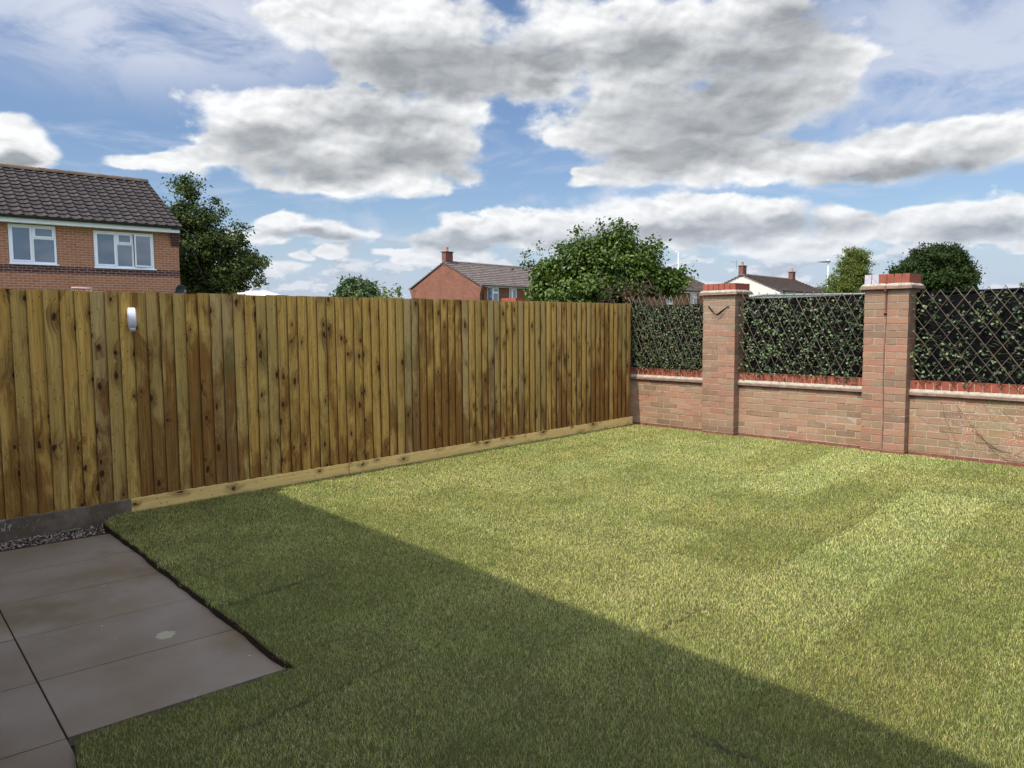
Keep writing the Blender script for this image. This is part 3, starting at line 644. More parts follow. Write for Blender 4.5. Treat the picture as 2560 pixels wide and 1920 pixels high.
    b = (np.arange(n)*5)[:,None]
    loops = (b+np.array([[0,1,2,3,3,2,4]])).reshape(-1).astype(np.int32)
    me.loops.add(n*7); me.loops.foreach_set('vertex_index', loops)
    me.polygons.add(n*2)
    ls = ((np.arange(n)*7)[:,None]+np.array([[0,4]])).reshape(-1).astype(np.int32)
    me.polygons.foreach_set('loop_start', ls)
    try: me.polygons.foreach_set('loop_total', np.tile([4,3], n).astype(np.int32))
    except Exception: pass
    me.update(calc_edges=True)
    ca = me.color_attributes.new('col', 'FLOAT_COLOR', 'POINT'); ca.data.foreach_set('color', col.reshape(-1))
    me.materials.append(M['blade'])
    o = bpy.data.objects.new('grass', me); COL.objects.link(o)
    tag(o, 'short newly laid lawn grass in lighter and darker turf rolls', 'grass', kind='stuff')
    print('blades', n)
build_grass()
# open joints between the rolls, bare soil showing
_sm = MB()
for (x0, y0, x1, y1, w) in ((-7.26,-2.462,-6.62,-2.412,0.010), (-7.80,-3.632,-7.15,-3.617,0.004), (-6.70,-4.80,-6.70,-5.10,0.009), (-6.1,-4.235,-5.6,-4.262,0.004), (-2.03,-4.3,-2.06,-5.0,0.010)):
    n = 24; L = math.hypot(x1-x0, y1-y0); nx_, ny_ = -(y1-y0)/L, (x1-x0)/L; V = []
    for i in range(n+1):
        t = i/n; o = 0.008*math.sin(t*19)+random.uniform(-.003, .003); ww = w*(0.4+0.9*random.random())*math.sin(math.pi*min(max(t, 0.02), 0.98))**0.4
        for sg in (-1, 1): V.append((x0+(x1-x0)*t+nx_*(o+sg*ww), y0+(y1-y0)*t+ny_*(o+sg*ww), -0.0105))
    _sm.add(V, [(2*i, 2*i+1, 2*i+3, 2*i+2) for i in range(n)])
tag(_sm.build('bare_soil', M['soil']), kind='structure')

# ---------------------------------------------------------------- wooden fence
def build_fence():
    root = empty('wooden_fence', (-3.4, 0, 0), 0, 'closeboard timber fence of yellow brown feather edge boards along the lawn', 'fence')
    ox = -3.4
    x = -9.68; bays = {}
    def stain(xc):
        s = 0.42
        for a_, b_, v_ in ((-9.8,-7.25,0.62), (-7.05,-6.98,0.2), (-6.7,-6.38,0.78), (-6.30,-5.88,1.0), (-5.05,-4.9,0.62), (-4.72,-4.5,0.55), (-3.95,-3.3,0.85), (-3.0,-2.75,0.55), (-0.95,-0.1,0.70), (-1.7,-1.5,0.6)):
            if a_ < xc < b_: s = max(s, v_)
        return s
    i = 0
    while x < -0.10:
        w = 0.1; x1 = min(x+w, -0.07)
        bay = int((x+9.68)//2.4)
        b = bays.setdefault(bay, MB())
        b.cc = (random.random(), min(1, max(0, stain(x+0.05)+random.uniform(-0.22, 0.18))), random.random(), 1)
        top = 1.667+random.uniform(-0.004, 0.004); z0 = 0.093
        cup = random.uniform(0.003, 0.009); tilt = random.uniform(-0.0015, 0.0015)
        K = 6; V = []; F = []; U = []
        lean = random.uniform(-0.003, 0.003)
        # thick edge on the left laps over the thin edge of the board before
        prof = []
        for j in range(K+1):
            t = j/K
            yy = -0.030+0.025*t+tilt-cup*math.sin(math.pi*t)
            prof.append((x-ox+t*(x1-x+(0.032 if x1 < -0.08 else 0.0)), yy))
        nz = 8
        wob = [random.uniform(-0.0018, 0.0018) for _ in range(nz+1)]
        pr = [(x-ox+0.030, -0.0075), (x-ox, -0.0225)]+prof+[(prof[-1][0], prof[-1][1]+0.006)]
        for q in range(nz+1):
            z = z0+(top-z0)*q/nz
            for (a_, c_) in pr: V.append((a_+lean*q/nz+wob[q]*0.6, c_+wob[q]*0.5, z))
        n = len(pr)
        for q in range(nz):
            for j in range(n-1):
                F.append((q*n+j, q*n+j+1, (q+1)*n+j+1, (q+1)*n+j))
                u0, u1 = pr[j][0]+ox, pr[j+1][0]+ox
                if j <= 1: u1 = u0+0.012
                za, zb = V[q*n][2], V[(q+1)*n][2]
                U.append([(u0,za),(u1,za),(u1,zb),(u0,zb)])
        # top end grain and back
        F.append(tuple(nz*n+j for j in range(n))); U.append([(0.0, top)]*n)
        b.add(V, F, U)
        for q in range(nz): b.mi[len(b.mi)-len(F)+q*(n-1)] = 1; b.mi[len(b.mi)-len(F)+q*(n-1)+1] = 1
        # nail heads
        for zz in (0.30, 0.88, 1.60):
            b.cc = (0, 0, 0, 1)
        x = x1; i += 1
    for k_, b in bays.items(): b.build('board_panel', [M['wood'], M['edgeshade']], root)
    # nails: one mesh, tiny dark heads in three rows
    nb = MB()
    xx = -9.68
    while xx < -0.15:
        for zz in (0.30, 0.90, 1.60):
            cx, cz = xx+0.045-ox+random.uniform(-.006,.006), zz+random.uniform(-.012,.012)
            nb.lathe([(0.0028,0),(0.0028,0.0015)], 6)
            for q in range(len(nb.v)-12, len(nb.v)):
                vx, vy, vz = nb.v[q]; nb.v[q] = (cx+vx, -0.0205-vz, cz+vy)
        xx += 0.1
    nb.build('nails', M['darkmetal'], root)['kind'] = 'stuff'
    gb = [(-6.76,-4.775), (-4.770,-2.264), (-2.259,-0.03)]
    for a_, c_ in gb:
        g = MB(); g.cc = (random.random(), 0, random.random()*0.5, 1)
        L = c_-a_
        x0, x1 = a_-ox, c_-ox
        y0, y1, z0, z1 = -0.032, -0.004, -0.05, 0.092
        f = [(x0,y0,z0),(x1,y0,z0),(x1,y1,z0),(x0,y1,z0),(x0,y0,z1),(x1,y0,z1),(x1,y1,z1),(x0,y1,z1)]
        uvf = lambda p, q: [(z0*0.7+a_, p), (z0*0.7+a_, q), (z1*0.7+a_, q), (z1*0.7+a_, p)]
        g.add(f, [(4,5,6,7),(0,1,5,4),(1,2,6,5),(3,0,4,7)], [[(0,x0),(0,x1),(0.03,x1),(0.03,x0)], [(z0,x0),(z0,x1),(z1,x1),(z1,x0)], [(0,0),(0.03,0),(0.03,0.1),(0,0.1)], [(0,0),(0.03,0),(0.03,0.1),(0,0.1)]])
        g.build('gravel_board', M['newwood'], root, bevel=0.002)
    g = MB(); g.box(-9.7-ox, -6.762-ox, -0.040, -0.003, -0.10, 0.0915)
    o = g.build('concrete_board', M['concrete'], root, bevel=0.004); o['label'] = 'weathered grey concrete board under the left end of the fence'
    # chalk scratches near its left end
    ch = MB()
    def stroke(p, q, w=0.0022):
        (x0, z0), (x1, z1) = p, q; ch.tube([(x0-ox, -0.0415, z0), (x1-ox, -0.0415, z1)], w, 4)
    X0 = -7.612
    for p, q in (((0,0.018),(0.0,0.045)), ((0,0.045),(0.014,0.018)), ((0.014,0.018),(0.024,0.075)), ((0.044,0.018),(0.046,0.058)), ((0.034,0.044),(0.058,0.046)), ((0.046,0.058),(0.060,0.060))):
        stroke((X0+p[0], p[1]-0.005), (X0+q[0], q[1]-0.005))
    ch.build('chalk_mark', M['chalk'], root)
    # posts and rails behind the boards
    for px in (-9.6, -7.2, -4.8, -2.4, -0.115):
        p = MB(); p.cc = (random.random(), 0, 0.3, 1); p.box(px-0.05-ox, px+0.05-ox, 0.012, 0.112, -0.5, 1.655); p.build('post', M['post'], root)
    for z in (0.30, 0.90, 1.52):
        r = MB(); r.cc = (random.random(), 0, 0.3, 1); r.box(-9.6-ox, -0.07-ox, 0.001, 0.0115, z-0.035, z+0.035); r.build('rail', M['post'], root)
build_fence()

# roll of white tape hung on the fence
def build_tape():
    root = empty('tape_roll', (-6.70, -0.022, 1.545), 0, 'small roll of white tape hanging on a fence board', 'tape'); root.rotation_euler = (0, 0, math.radians(-12))
    b = MB(); n = 36; w0, w1 = -0.024, 0.024; cy, cz = -0.058, -0.078+0.0
    ro, ri = 0.080, 0.036
    V = []; F = []
    for j in range(n):
        a = 2*math.pi*j/n; cy_, sz_ = math.cos(a), math.sin(a)
        ey = 0.62
        for (x, r) in ((w0, ri), (w0, ro-0.003), (w0+0.003, ro), (w1-0.003, ro), (w1, ro-0.003), (w1, ri)):
            V.append((x, cy+r*cy_*ey, cz+r*sz_))
    K = 6
    for j in range(n):
        for q in range(K): F.append((j*K+q, j*K+(q+1) % K, ((j+1) % n)*K+(q+1) % K, ((j+1) % n)*K+q))
    b.add(V, F); b.build('roll', M['tape'], root, smooth=False)
    c = MB(); pts = []                                     # loose curled end under the roll
    for j in range(15):
        a = -1.2+j*0.33; r = 0.017-0.0006*j
        pts.append((cy-0.012+r*math.cos(a), cz-0.084+r*math.sin(a)*0.8))
    V = []; F = []
    for (y, z) in pts: V += [(w0+0.006, y, z), (w1-0.004, y-0.002, z+0.003)]
    for j in range(len(pts)-1): F.append((2*j, 2*j+1, 2*j+3, 2*j+2))
    c.add(V, F); o = c.build('loose_end', M['tape'], root)
    s = o.modifiers.new('solid', 'SOLIDIFY'); s.thickness = 0.0015
    nl = MB(); nl.tube([(0, 0.018, -0.045), (0, -0.055, -0.042)], 0.003, 6); nl.build('nail', M['darkmetal'], root)
build_tape()

# ---------------------------------------------------------------- brick garden wall (local X along the wall away from the corner, local -Y towards the garden)
WALLROT = math.atan2(-CA, -SA)   # local +X = wall direction
def brick_run(b, x0, x1, yface, z0, ncourse, start_half=False, ydepth=0.10, stret=0.225, jit=0.0022, offs=0.0, sides=None, pattern=None):
    for c in range(ncourse):
        z = z0+c*0.075
        x = x0-(0.1125 if (c % 2) else 0.0)-offs
        while x < x1:
            a, d = max(x, x0), min(x+stret, x1)
            if d-a > 0.03:
                b.cc = (random.random(), random.random(), random.random(), 1)
                b.box(a+0.005, d-0.005, yface+random.uniform(-0.0015, 0.002), yface+ydepth, z+0.006, z+0.069, jit)
            x += stret
def soldier(b, x0, x1, y0, y1, z0, z1, w=0.0755, jit=0.0012):
    n = max(1, round((x1-x0)/w)); w = (x1-x0)/n
    for i in range(n):
        b.cc = (random.random(), random.random(), random.random(), 1)
        b.box(x0+i*w+0.004, x0+(i+1)*w-0.004, y0, y1, z0, z1, jit)
def build_wall():
    root = empty('brick_garden_wall', (0, 0, 0), WALLROT, 'low weathered brick wall with two tall capped piers at the lawn end', 'wall')
    # local frame: X along wall; garden side is local -Y (checked: world -x)
    P1, P2, PW, PP = 1.20, 3.20, 0.45, 0.115
    secs = [(-0.20, P1), (P1+PW, P2), (P2+PW, 7.2)]
    for (a, d) in secs:
        s = MB(); s.m = 0; s.box(a, d, 0.0035, 0.215, -0.14, 0.622)
        s.m = 1; brick_run(s, a, d, 0.0, 0.0235, 8, offs=random.uniform(0, 0.1))
        s.m = 2; s.cc = (0.5,)*4
        x = a
        while x < d:
            e = min(x+0.225, d); s.box(x+0.004, e-0.003, -0.004+random.uniform(-0.002,0.002), 0.10, -0.055+0.0, 0.017, 0.001); x += 0.225
        s.build('wall_section', [M['mortar'], M['brick'], M['plinth']], root)
        cp = MB(); cp.m = 0                                            # two courses of creasing tile
        x = a
        while x < d:
            e = min(x+0.27, d); cp.box(x+0.001, e-0.001, -0.034+random.uniform(-0.003,0.003), 0.225, 0.6235, 0.637, 0.001)
            x += 0.27
        x = a-0.13
        while x < d:
            a2, e = max(a, x), min(x+0.27, d)
            if e-a2 > 0.02: cp.box(a2+0.001, e-0.001, -0.029+random.uniform(-0.003,0.003), 0.225, 0.6385, 0.651, 0.001)
            x += 0.27
        cp.m = 1                                                        # sloping mortar fillet
        n = int((d-a)/0.04); V = []; F = []
        for i in range(n+1):
            x = a+(d-a)*i/n; j = random.uniform(-0.004, 0.004)
            V += [(x, -0.022+j, 0.651), (x, -0.020+j, 0.662), (x, 0.006, 0.690+j*0.8), (x, 0.05, 0.690)]
        for i in range(n):
            for q in range(3): F.append((i*4+q, (i+1)*4+q, (i+1)*4+q+1, i*4+q+1))
        cp.add(V, F); cp.box(a, d, 0.004, 0.208, 0.651, 0.767)
        cp.m = 2; soldier(cp, a+0.002, d-0.002, 0.000, 0.212, 0.687, 0.774)
        cp.build('coping', [M['tile'], M['fillet'], M['terracotta']], root)
    for pi, p0 in enumerate((P1, P2)):
        p = MB(); x0, x1 = p0, p0+PW; y0, y1 = -PP, 0.215
        p.m = 0; p.box(x0+0.004, x1-0.004, y0+0.004, y1-0.004, -0.14, 1.742)
        p.m = 1
        for c in range(23):
            z = 0.0235+c*0.075; t0, t1 = z+0.0055, z+0.0695
            if c == 22: t1 = z+0.066
            half = (c % 2 == 0)
            if pi == 0: cuts = [0, 0.225, 0.45] if half else [0, 0.1125, 0.3375, 0.45]
            else: cuts = [0, 0.222, 0.228, 0.45] if half else [0, 0.111, 0.222, 0.228, 0.339, 0.45]
            for q in range(len(cuts)-1):
                if cuts[q+1]-cuts[q] < 0.01: continue
                p.cc = (random.random(), random.random(), random.random(), 1)
                a_, b_ = x0+cuts[q]+0.004, x0+cuts[q+1]-0.004
                if pi == 1 and cuts[q+1] in (0.222,): b_ -= 0.004
                if pi == 1 and cuts[q] == 0.228: a_ += 0.004
                if q == 0: a_ = x0
                if q == len(cuts)-2: b_ = x1
                p.box(a_, b_, y0+random.uniform(-0.0012, 0.0012), y0+0.102, t0, t1, 0.0018)
            # return faces
            if half: rc = [0.102, 0.215-(-0.0)]
            ys = [(y0+0.112, y0+0.218), (y0+0.226, y1)] if half else [(y0+0.112, y1)]
            if not half: ys = [(y0+0.112, y1)]
            for (ya, yb) in ys:
                for side in (0, 1):
                    p.cc = (random.random(), random.random(), random.random(), 1)
                    if side: p.box(x1-0.10, x1+random.uniform(-0.001, 0.001), ya, yb, t0, t1, 0.0015)
                    else: p.box(x0, x0+0.10, ya, yb, t0, t1, 0.0015)
        p.m = 2; p.cc = (0.5,)*4
        p.box(x0-0.006, x0+0.22, y0-0.006, y1, -0.06, 0.0175, 0.001); p.box(x0+0.228, x1+0.006, y0-0.006, y1, -0.06, 0.0175, 0.001)
        po = p.build('pier', [M['mortar'], M['pierbrick'], M['plinth']], root)
        if pi == 0: po['label'] = 'brick pier with red cap nearer the fence'
        else: po['label'] = 'brick pier with dark joint strip and two whitened cap bricks'
        c = MB(); c.m = 0
        c.box(x0-0.040, x1+0.040, y0-0.040, y1+0.04, 1.7435, 1.757, 0.002); c.box(x0-0.034, x1+0.034, y0-0.034, y1+0.034, 1.7585, 1.771, 0.002)
        c.m = 1
        loop = lambda e, z, j: [(x0-e+random.uniform(-j,j), y0-e+random.uniform(-j,j), z), (x1+e, y0-e+random.uniform(-j,j), z), (x1+e, y1+e, z), (x0-e, y1+e, z)]
        rows = []
        for (e, z) in ((0.030, 1.771), (0.028, 1.781), (0.008, 1.800)):
            ring = []
            cs = [(x0-e, y0-e), (x1+e, y0-e), (x1+e, y1+e), (x0-e, y1+e)]
            for q in range(4):
                (ax, ay), (bx_, by_) = cs[q], cs[(q+1) % 4]
                for t in range(10): ring.append((ax+(bx_-ax)*t/10+random.uniform(-.003,.003), ay+(by_-ay)*t/10+random.uniform(-.003,.003), z+random.uniform(-.002,.002)))
            rows.append(ring)
        n = 40; V = [v for r in rows for v in r]
        c.add(V, [(r*n+j, r*n+(j+1) % n, (r+1)*n+(j+1) % n, (r+1)*n+j) for r in range(2) for j in range(n)])
        c.box(x0+0.006, x1-0.006, y0+0.006, y1-0.006, 1.77, 1.874)
        w = (PW+0.012)/6
        for i in range(6):
            c.m = 3 if (pi == 1 and i < 2) else 2
            c.cc = (random.random(),)*3+(1,)
            c.box(x0-0.006+i*w+0.004, x0-0.006+(i+1)*w-0.004, y0-0.006, y0+0.210, 1.795, 1.882+pi*0.016, 0.001)
        c.m = 2
        for (ya, yb) in ((y0+0.216, y1+0.006),):
            for i in range(2):
                c.box(x0-0.006+i*0.232, x0-0.006+i*0.232+0.228, ya, yb, 1.795, 1.880+pi*0.016, 0.001)
        co = c.build('cap', [M['tile'], M['fillet'], M['terracotta'], M['terrawhite']], root)
        if pi == 1:
            j = MB(); xm = x0+0.2255
            pts = [(xm+0.004*math.sin(z*5), y0-0.004, z) for z in np.linspace(0.0, 1.74, 24)]
            V = []; F = []
            for (x, y, z) in pts:
                wv = random.uniform(0.0045, 0.0065); V += [(x-wv, y+0.02, z), (x-wv, y, z), (x+wv, y, z), (x+wv, y+0.02, z)]
            for q in range(len(pts)-1):
                for r in range(3): F.append((q*4+r, q*4+r+1, (q+1)*4+r+1, (q+1)*4+r))
            j.add(V, F)
            j.tube([(xm, y0-0.042, 1.77), (xm+0.002, y0-0.040, 1.72), (xm, y0-0.012, 1.70), (xm, y0-0.010, 1.50)], 0.008, 6)
            j.tube([(xm, y0-0.010, 1.898), (xm, y0-0.012, 1.79)], 0.006, 6)
            j.lathe([(0.012,-0.012), (0.018,0), (0.012,0.012)], 8, (xm-0.004, y0-0.012, 1.49))
            j.build('joint_strip', M['rust'], root)
    return root
wall = build_wall()

def wl(s, off, z):    # wall coordinates to world: s along, off towards the garden
    return Vector((-SA*s-CA*off, -CA*s+SA*off, z))

# strap on the first pier
def build_strap():
    b = MB(); y = -0.118; pts = []
    for i in range(25):
        t = i/24; x = 1.20+0.085+0.275*t
        dz = 1-abs(2*t-1)**1.15; z = 1.597-0.105*dz
        pts.append((x, y-0.004-0.032*math.sin(math.pi*t), z))
    V = []; F = []
    for i, (x, yy, z) in enumerate(pts):
        tw = 0.011+0.004*math.sin(i*0.5)
        V += [(x, yy-0.006, z+tw), (x, yy+0.004, z-tw)]
    for i in range(24): F.append((2*i, 2*i+1, 2*i+3, 2*i+2))
    b.add(V, F)
    o = b.build('hanging_strap', M['blackstrap']); tag(o, 'black webbing strap looped between two screws on the left brick pier', 'strap')
    s = o.modifiers.new('s', 'SOLIDIFY'); s.thickness = 0.003
    o.rotation_euler = (0, 0, WALLROT)
    for x in (1.285, 1.56):
        k = MB(); k.tube([(x, -0.112, 1.597), (x, -0.130, 1.597)], 0.009, 8); k.build('screw', M['darkmetal'], o)
build_strap()

# trellises with artificial ivy and the dark screens behind them
def leaf_poly(b, c, ax, nrm, L, W, bend=0.15):
    ax = ax.normalized(); nrm = (nrm-ax*nrm.dot(ax)).normalized(); sd_ = ax.cross(nrm)
    P = [c, c+ax*L*0.35+sd_*W*0.5+nrm*L*bend*0.3, c+ax*L, c+ax*L*0.35-sd_*W*0.5+nrm*L*bend*0.3, c+ax*L*0.5-nrm*L*0.04]
    b.add([tuple(p) for p in P], [(0,1,4),(1,2,4),(2,3,4),(3,0,4)])
def build_trellis(s0, s1, sp, slope, ztop, n_leaf, lsz, label, flabel, seed, ztopR=None, stickr=0.0040):
    random.seed(seed)
    root = empty('willow_trellis', tuple(wl((s0+s1)/2, 0, 0.774)), WALLROT, label, 'trellis', 'willow trellises standing on the garden wall')
    mid = (s0+s1)/2; zb = 0.775; z0l = 0.774
    ztopR = ztopR or ztop
    def zt(s): return ztop+(ztopR-ztop)*(s-s0)/(s1-s0)
    b = MB(); H = ztop-zb; run = H/slope
    def stick(xa, xb, y, za, zb_, r):
        n = 6; pts = []
        j1, j2 = random.uniform(-0.008, 0.008), random.uniform(-0.006, 0.006)
        for i in range(n+1):
            t = i/n; pts.append((xa+(xb-xa)*t-mid+j1*math.sin(t*3.1), y+j2*math.sin(t*2.2), za+(zb_-za)*t-z0l))
        b.tube(pts, r, 5)
    x = s0-run
    while x < s1+run:
        xa = x+random.uniform(-0.006, 0.006)
        for (sgn, y) in ((1, -0.040), (-1, -0.027)):
            # top at xa, bottom at xa + sgn*run
            za, zb_ = zt(min(max(xa, s0), s1))+random.uniform(-0.012, 0.015), zb-0.02+random.uniform(-0.012, 0.01)
            xt, xb = xa, xa+sgn*run
            def cut(px0, pz0, px1, pz1):
                lo, hi = 0.0, 1.0; dx = px1-px0
                for bnd, up_ in ((s0+0.02+random.uniform(0,0.02), False), (s1-0.02-random.uniform(0,0.02), True)):
                    if dx == 0: continue
                    t = (bnd-px0)/dx
                    if (dx > 0) != up_: lo = max(lo, t)
                    else: hi = min(hi, t)
                return lo, hi
            lo, hi = cut(xt, za, xb, zb_)
            if hi-lo > 0.06:
                stick(xt+(xb-xt)*lo, xt+(xb-xt)*hi, y, za+(zb_-za)*lo, za+(zb_-za)*hi, stickr*random.uniform(0.75, 1.25)*(1.0 if sgn > 0 else 0.85))
        x += sp
    b.build('lattice', M['stick'], root, smooth=True)
    lf = MB()
    for i in range(n_leaf):
        s = random.uniform(s0+0.01, s1-0.01); z = random.uniform(zb-0.02, FZ[(s0, s1)][0]-0.02)
        for q in range(random.choice((1, 1, 2, 3))):
            sz = lsz*random.uniform(0.65, 1.2); dark = random.random()
            lf.cc = (0.35*random.random() if random.random() < 0.70 else random.uniform(0.7, 1.0), 1.0 if random.random() < 0.10 else 0.0, 0, 1)
            cc = Vector((s-mid+random.gauss(0, lsz*0.7), -0.012-random.random()*0.040, z-z0l+random.gauss(0, lsz*0.6)))
            ax = Vector((random.gauss(0, 1), random.gauss(0, 0.35), random.gauss(-0.35, 0.8)))
            leaf_poly(lf, cc, ax, Vector((random.gauss(0, 0.5), -1, random.gauss(0.5, 0.5))), sz, sz*0.72)
            if random.random() < 0.5:
                pass
    # thin wiry stems
    lf.build('ivy_leaves', M['ivy'], root)['kind'] = 'stuff'
    st = MB()
    for i in range(int(n_leaf*0.55)):
        s = random.uniform(s0+0.03, s1-0.03); z = random.uniform(zb+0.02, zt(s)-0.05); a = random.uniform(-0.6, 0.6)
        L = random.uniform(0.04, 0.12)
        st.tube([(s-mid, -0.045, z-z0l), (s-mid+L*0.5*math.cos(a), -0.055, z-z0l+L*0.5*math.sin(a)+0.006), (s-mid+L*math.cos(a), -0.05, z-z0l+L*math.sin(a))], 0.0011, 3)
    st.build('ivy_stems', M['ivy'], root)['kind'] = 'stuff'
    # dark screen
    scr = empty('privacy_screen', tuple(wl(mid, -0.10, 0.774)), WALLROT, flabel, 'screen', 'black fabric screens behind the trellises')
    f = MB(); nx, nz = 40, 24; V = []; F = []
    zf = lambda s: fz[0]+(fz[1]-fz[0])*(s-s0)/(s1-s0)-0.010*math.sin(math.pi*((s-s0)/(s1-s0)))
    fz = FZ[(s0, s1)]
    e0, e1 = s0-0.02, s1+0.02
    for i in range(nx+1):
        s = s0+0.005+(s1-s0-0.01)*i/nx
        for j in range(nz+1):
            t = j/nz; z = 0.778+(zf(s)-0.778)*t
            y = 0.010*math.sin(s*9+t*3)+0.006*math.sin(s*23+t*9+1)+0.004*math.sin(t*17+s*5)
            V.append((s-mid, y-0.02*(1 if j == 0 else 0), z-0.774))
    for i in range(nx):
        for j in range(nz): F.append((i*(nz+1)+j, (i+1)*(nz+1)+j, (i+1)*(nz+1)+j+1, i*(nz+1)+j+1))
    f.add(V, F); fo = f.build('fabric', M['black'], scr, smooth=True); so_ = fo.modifiers.new('s', 'SOLIDIFY'); so_.thickness = 0.003
    tr = MB(); tr.tube([(s-mid, 0.0, zf(s)-0.774) for s in np.linspace(s0+0.006, s1-0.006, 12)], 0.016, 8); tr.build('top_rail', M['black'], scr, smooth=True)
    for s in (s0+0.03, s1-0.03):
        p = MB(); p.box(s-mid-0.02, s-mid+0.02, 0.02, 0.06, 0.0, zf(s)-0.774-0.01); p.build('post', M['post'], scr)
FZ = {(-0.12, 1.195): (1.635, 1.632), (1.655, 3.195): (1.680, 1.690), (3.655, 7.2): (1.690, 1.76)}
build_trellis(-0.12, 1.195, 0.086, 2.25, 1.755, 950, 0.027, 'narrow trellis thick with small ivy leaves between timber fence and first pier', 'black screen in the gap between timber fence and first pier', 3)
build_trellis(1.655, 3.195, 0.112, 1.9, 1.765, 640, 0.034, 'middle trellis with green ivy leaves between the two brick piers', 'black screen between the two brick piers', 4, 1.715)
build_trellis(3.655, 7.2, 0.142, 1.30, 1.715, 700, 0.036, 'wide trellis with scattered pale ivy leaves right of the second pier', 'black screen right of the pier with the joint strip', 5, 1.80, 0.0040)

# dead climber stems on the wall
def vines(name, label, starts, seed, s_off=0.0):
    random.seed(seed); b = MB()
    for (s, z, ang, L, r) in starts:
        def grow(s, z, ang, L, r, dep):
            pts = []; n = max(3, int(L/0.03))
            for i in range(n):
                pts.append(wl(s, 0.004+random.uniform(0, 0.003), z)); s += math.cos(ang)*0.03; z += math.sin(ang)*0.03; ang += random.gauss(0, 0.12)
                z = min(max(z, 0.02), 0.60)
                if dep < 2 and random.random() < 0.16: grow(s, z, ang+random.choice((-1, 1))*random.uniform(0.4, 1.0), L*0.35, r*0.7, dep+1)
            b.tube(pts, r*0.62, 4, r*0.3)
        grow(s, z, ang, L, r, 0)
    tag(b.build(name, M['vine']), label, 'vine')
vines('dead_vine', 'thin dead climber stems clinging to the right end of the brick wall',
      [(3.95,0.58,-1.1,0.7,0.0016), (4.1,0.55,-1.0,0.6,0.0018), (4.35,0.57,-1.3,0.45,0.0014), (4.5,0.52,-0.8,0.5,0.0016), (4.25,0.3,-0.7,0.55,0.0022), (4.3,0.28,-0.6,0.6,0.002), (4.6,0.3,-0.5,0.5,0.0018), (3.75,0.4,-0.6,0.45,0.0014), (4.4,0.15,-0.25,0.6,0.0022), (4.7,0.45,-0.9,0.4,0.0016)], 21)
vines('dead_vine', 'small curl of dead climber on the brickwork beside the timber fence',
      [(0.13,0.60,-1.5,0.25,0.0014), (0.30,0.40,2.2,0.12,0.002), (0.30,0.40,0.9,0.22,0.0016), (0.30,0.41,-2.4,0.12,0.002), (0.52,0.50,-1.8,0.18,0.0014), (0.2,0.58,-1.0,0.1,0.0014)], 22)

# ---------------------------------------------------------------- houses
def roof_slope(b, X0, X1, Y0, Z0, Y1, Z1, gauge=0.33, roll=0.30, amp=0.022, step=0.030, du=0.05, ph=0.0):
    """tiled slope from eave (Y0,Z0) up to ridge (Y1,Z1), local coordinates"""
    L = math.hypot(Y1-Y0, Z1-Z0); ty, tz = (Y1-Y0)/L, (Z1-Z0)/L; ny, nz = -tz, ty
    if Y1 < Y0: ny, nz = tz, -ty
    if nz < 0: ny, nz = -ny, -nz
    rows = max(1, round(L/gauge)); gg = L/rows; nu = int((X1-X0)/du)
    def prof(u):
        t = ((u+ph) % roll)/roll
        return amp*(math.exp(-((t-0.5)/0.17)**2)*1.0+0.25*math.exp(-((t-0.02)/0.10)**2))
    for r in range(rows):
        a0 = r*gg; a1 = (r+1)*gg+0.03
        V = []; sh = 0.0
        jit = random.uniform(-0.003, 0.003)
        for i in range(nu+1):
            u = X0+(X1-X0)*i/nu; h = prof(u)
            tcol = math.floor((u+ph)/roll); rr = random.Random(int(tcol*131+r*977)).random()
            b.cc = (rr, rr, 0, 1)
            front = a0+0.018*math.sin(((u+ph) % roll)/roll*6.283)*0.5+(rr-0.5)*0.012
            for (aa, hh) in ((front, -0.005), (front, step+h+jit+(rr-0.5)*0.006), (a1, 0.004+h*0.9)):
                V.append((u, Y0+ty*aa+ny*hh, Z0+tz*aa+nz*hh)); b.v.append(V[-1]); b.col.append(b.cc)
        base = len(b.v)-len(V)
        for i in range(nu):
            for q in range(2):
                b.f.append((base+i*3+q, base+(i+1)*3+q, base+(i+1)*3+q+1, base+i*3+q+1)); b.mi.append(b.m); b.uv.append(None)
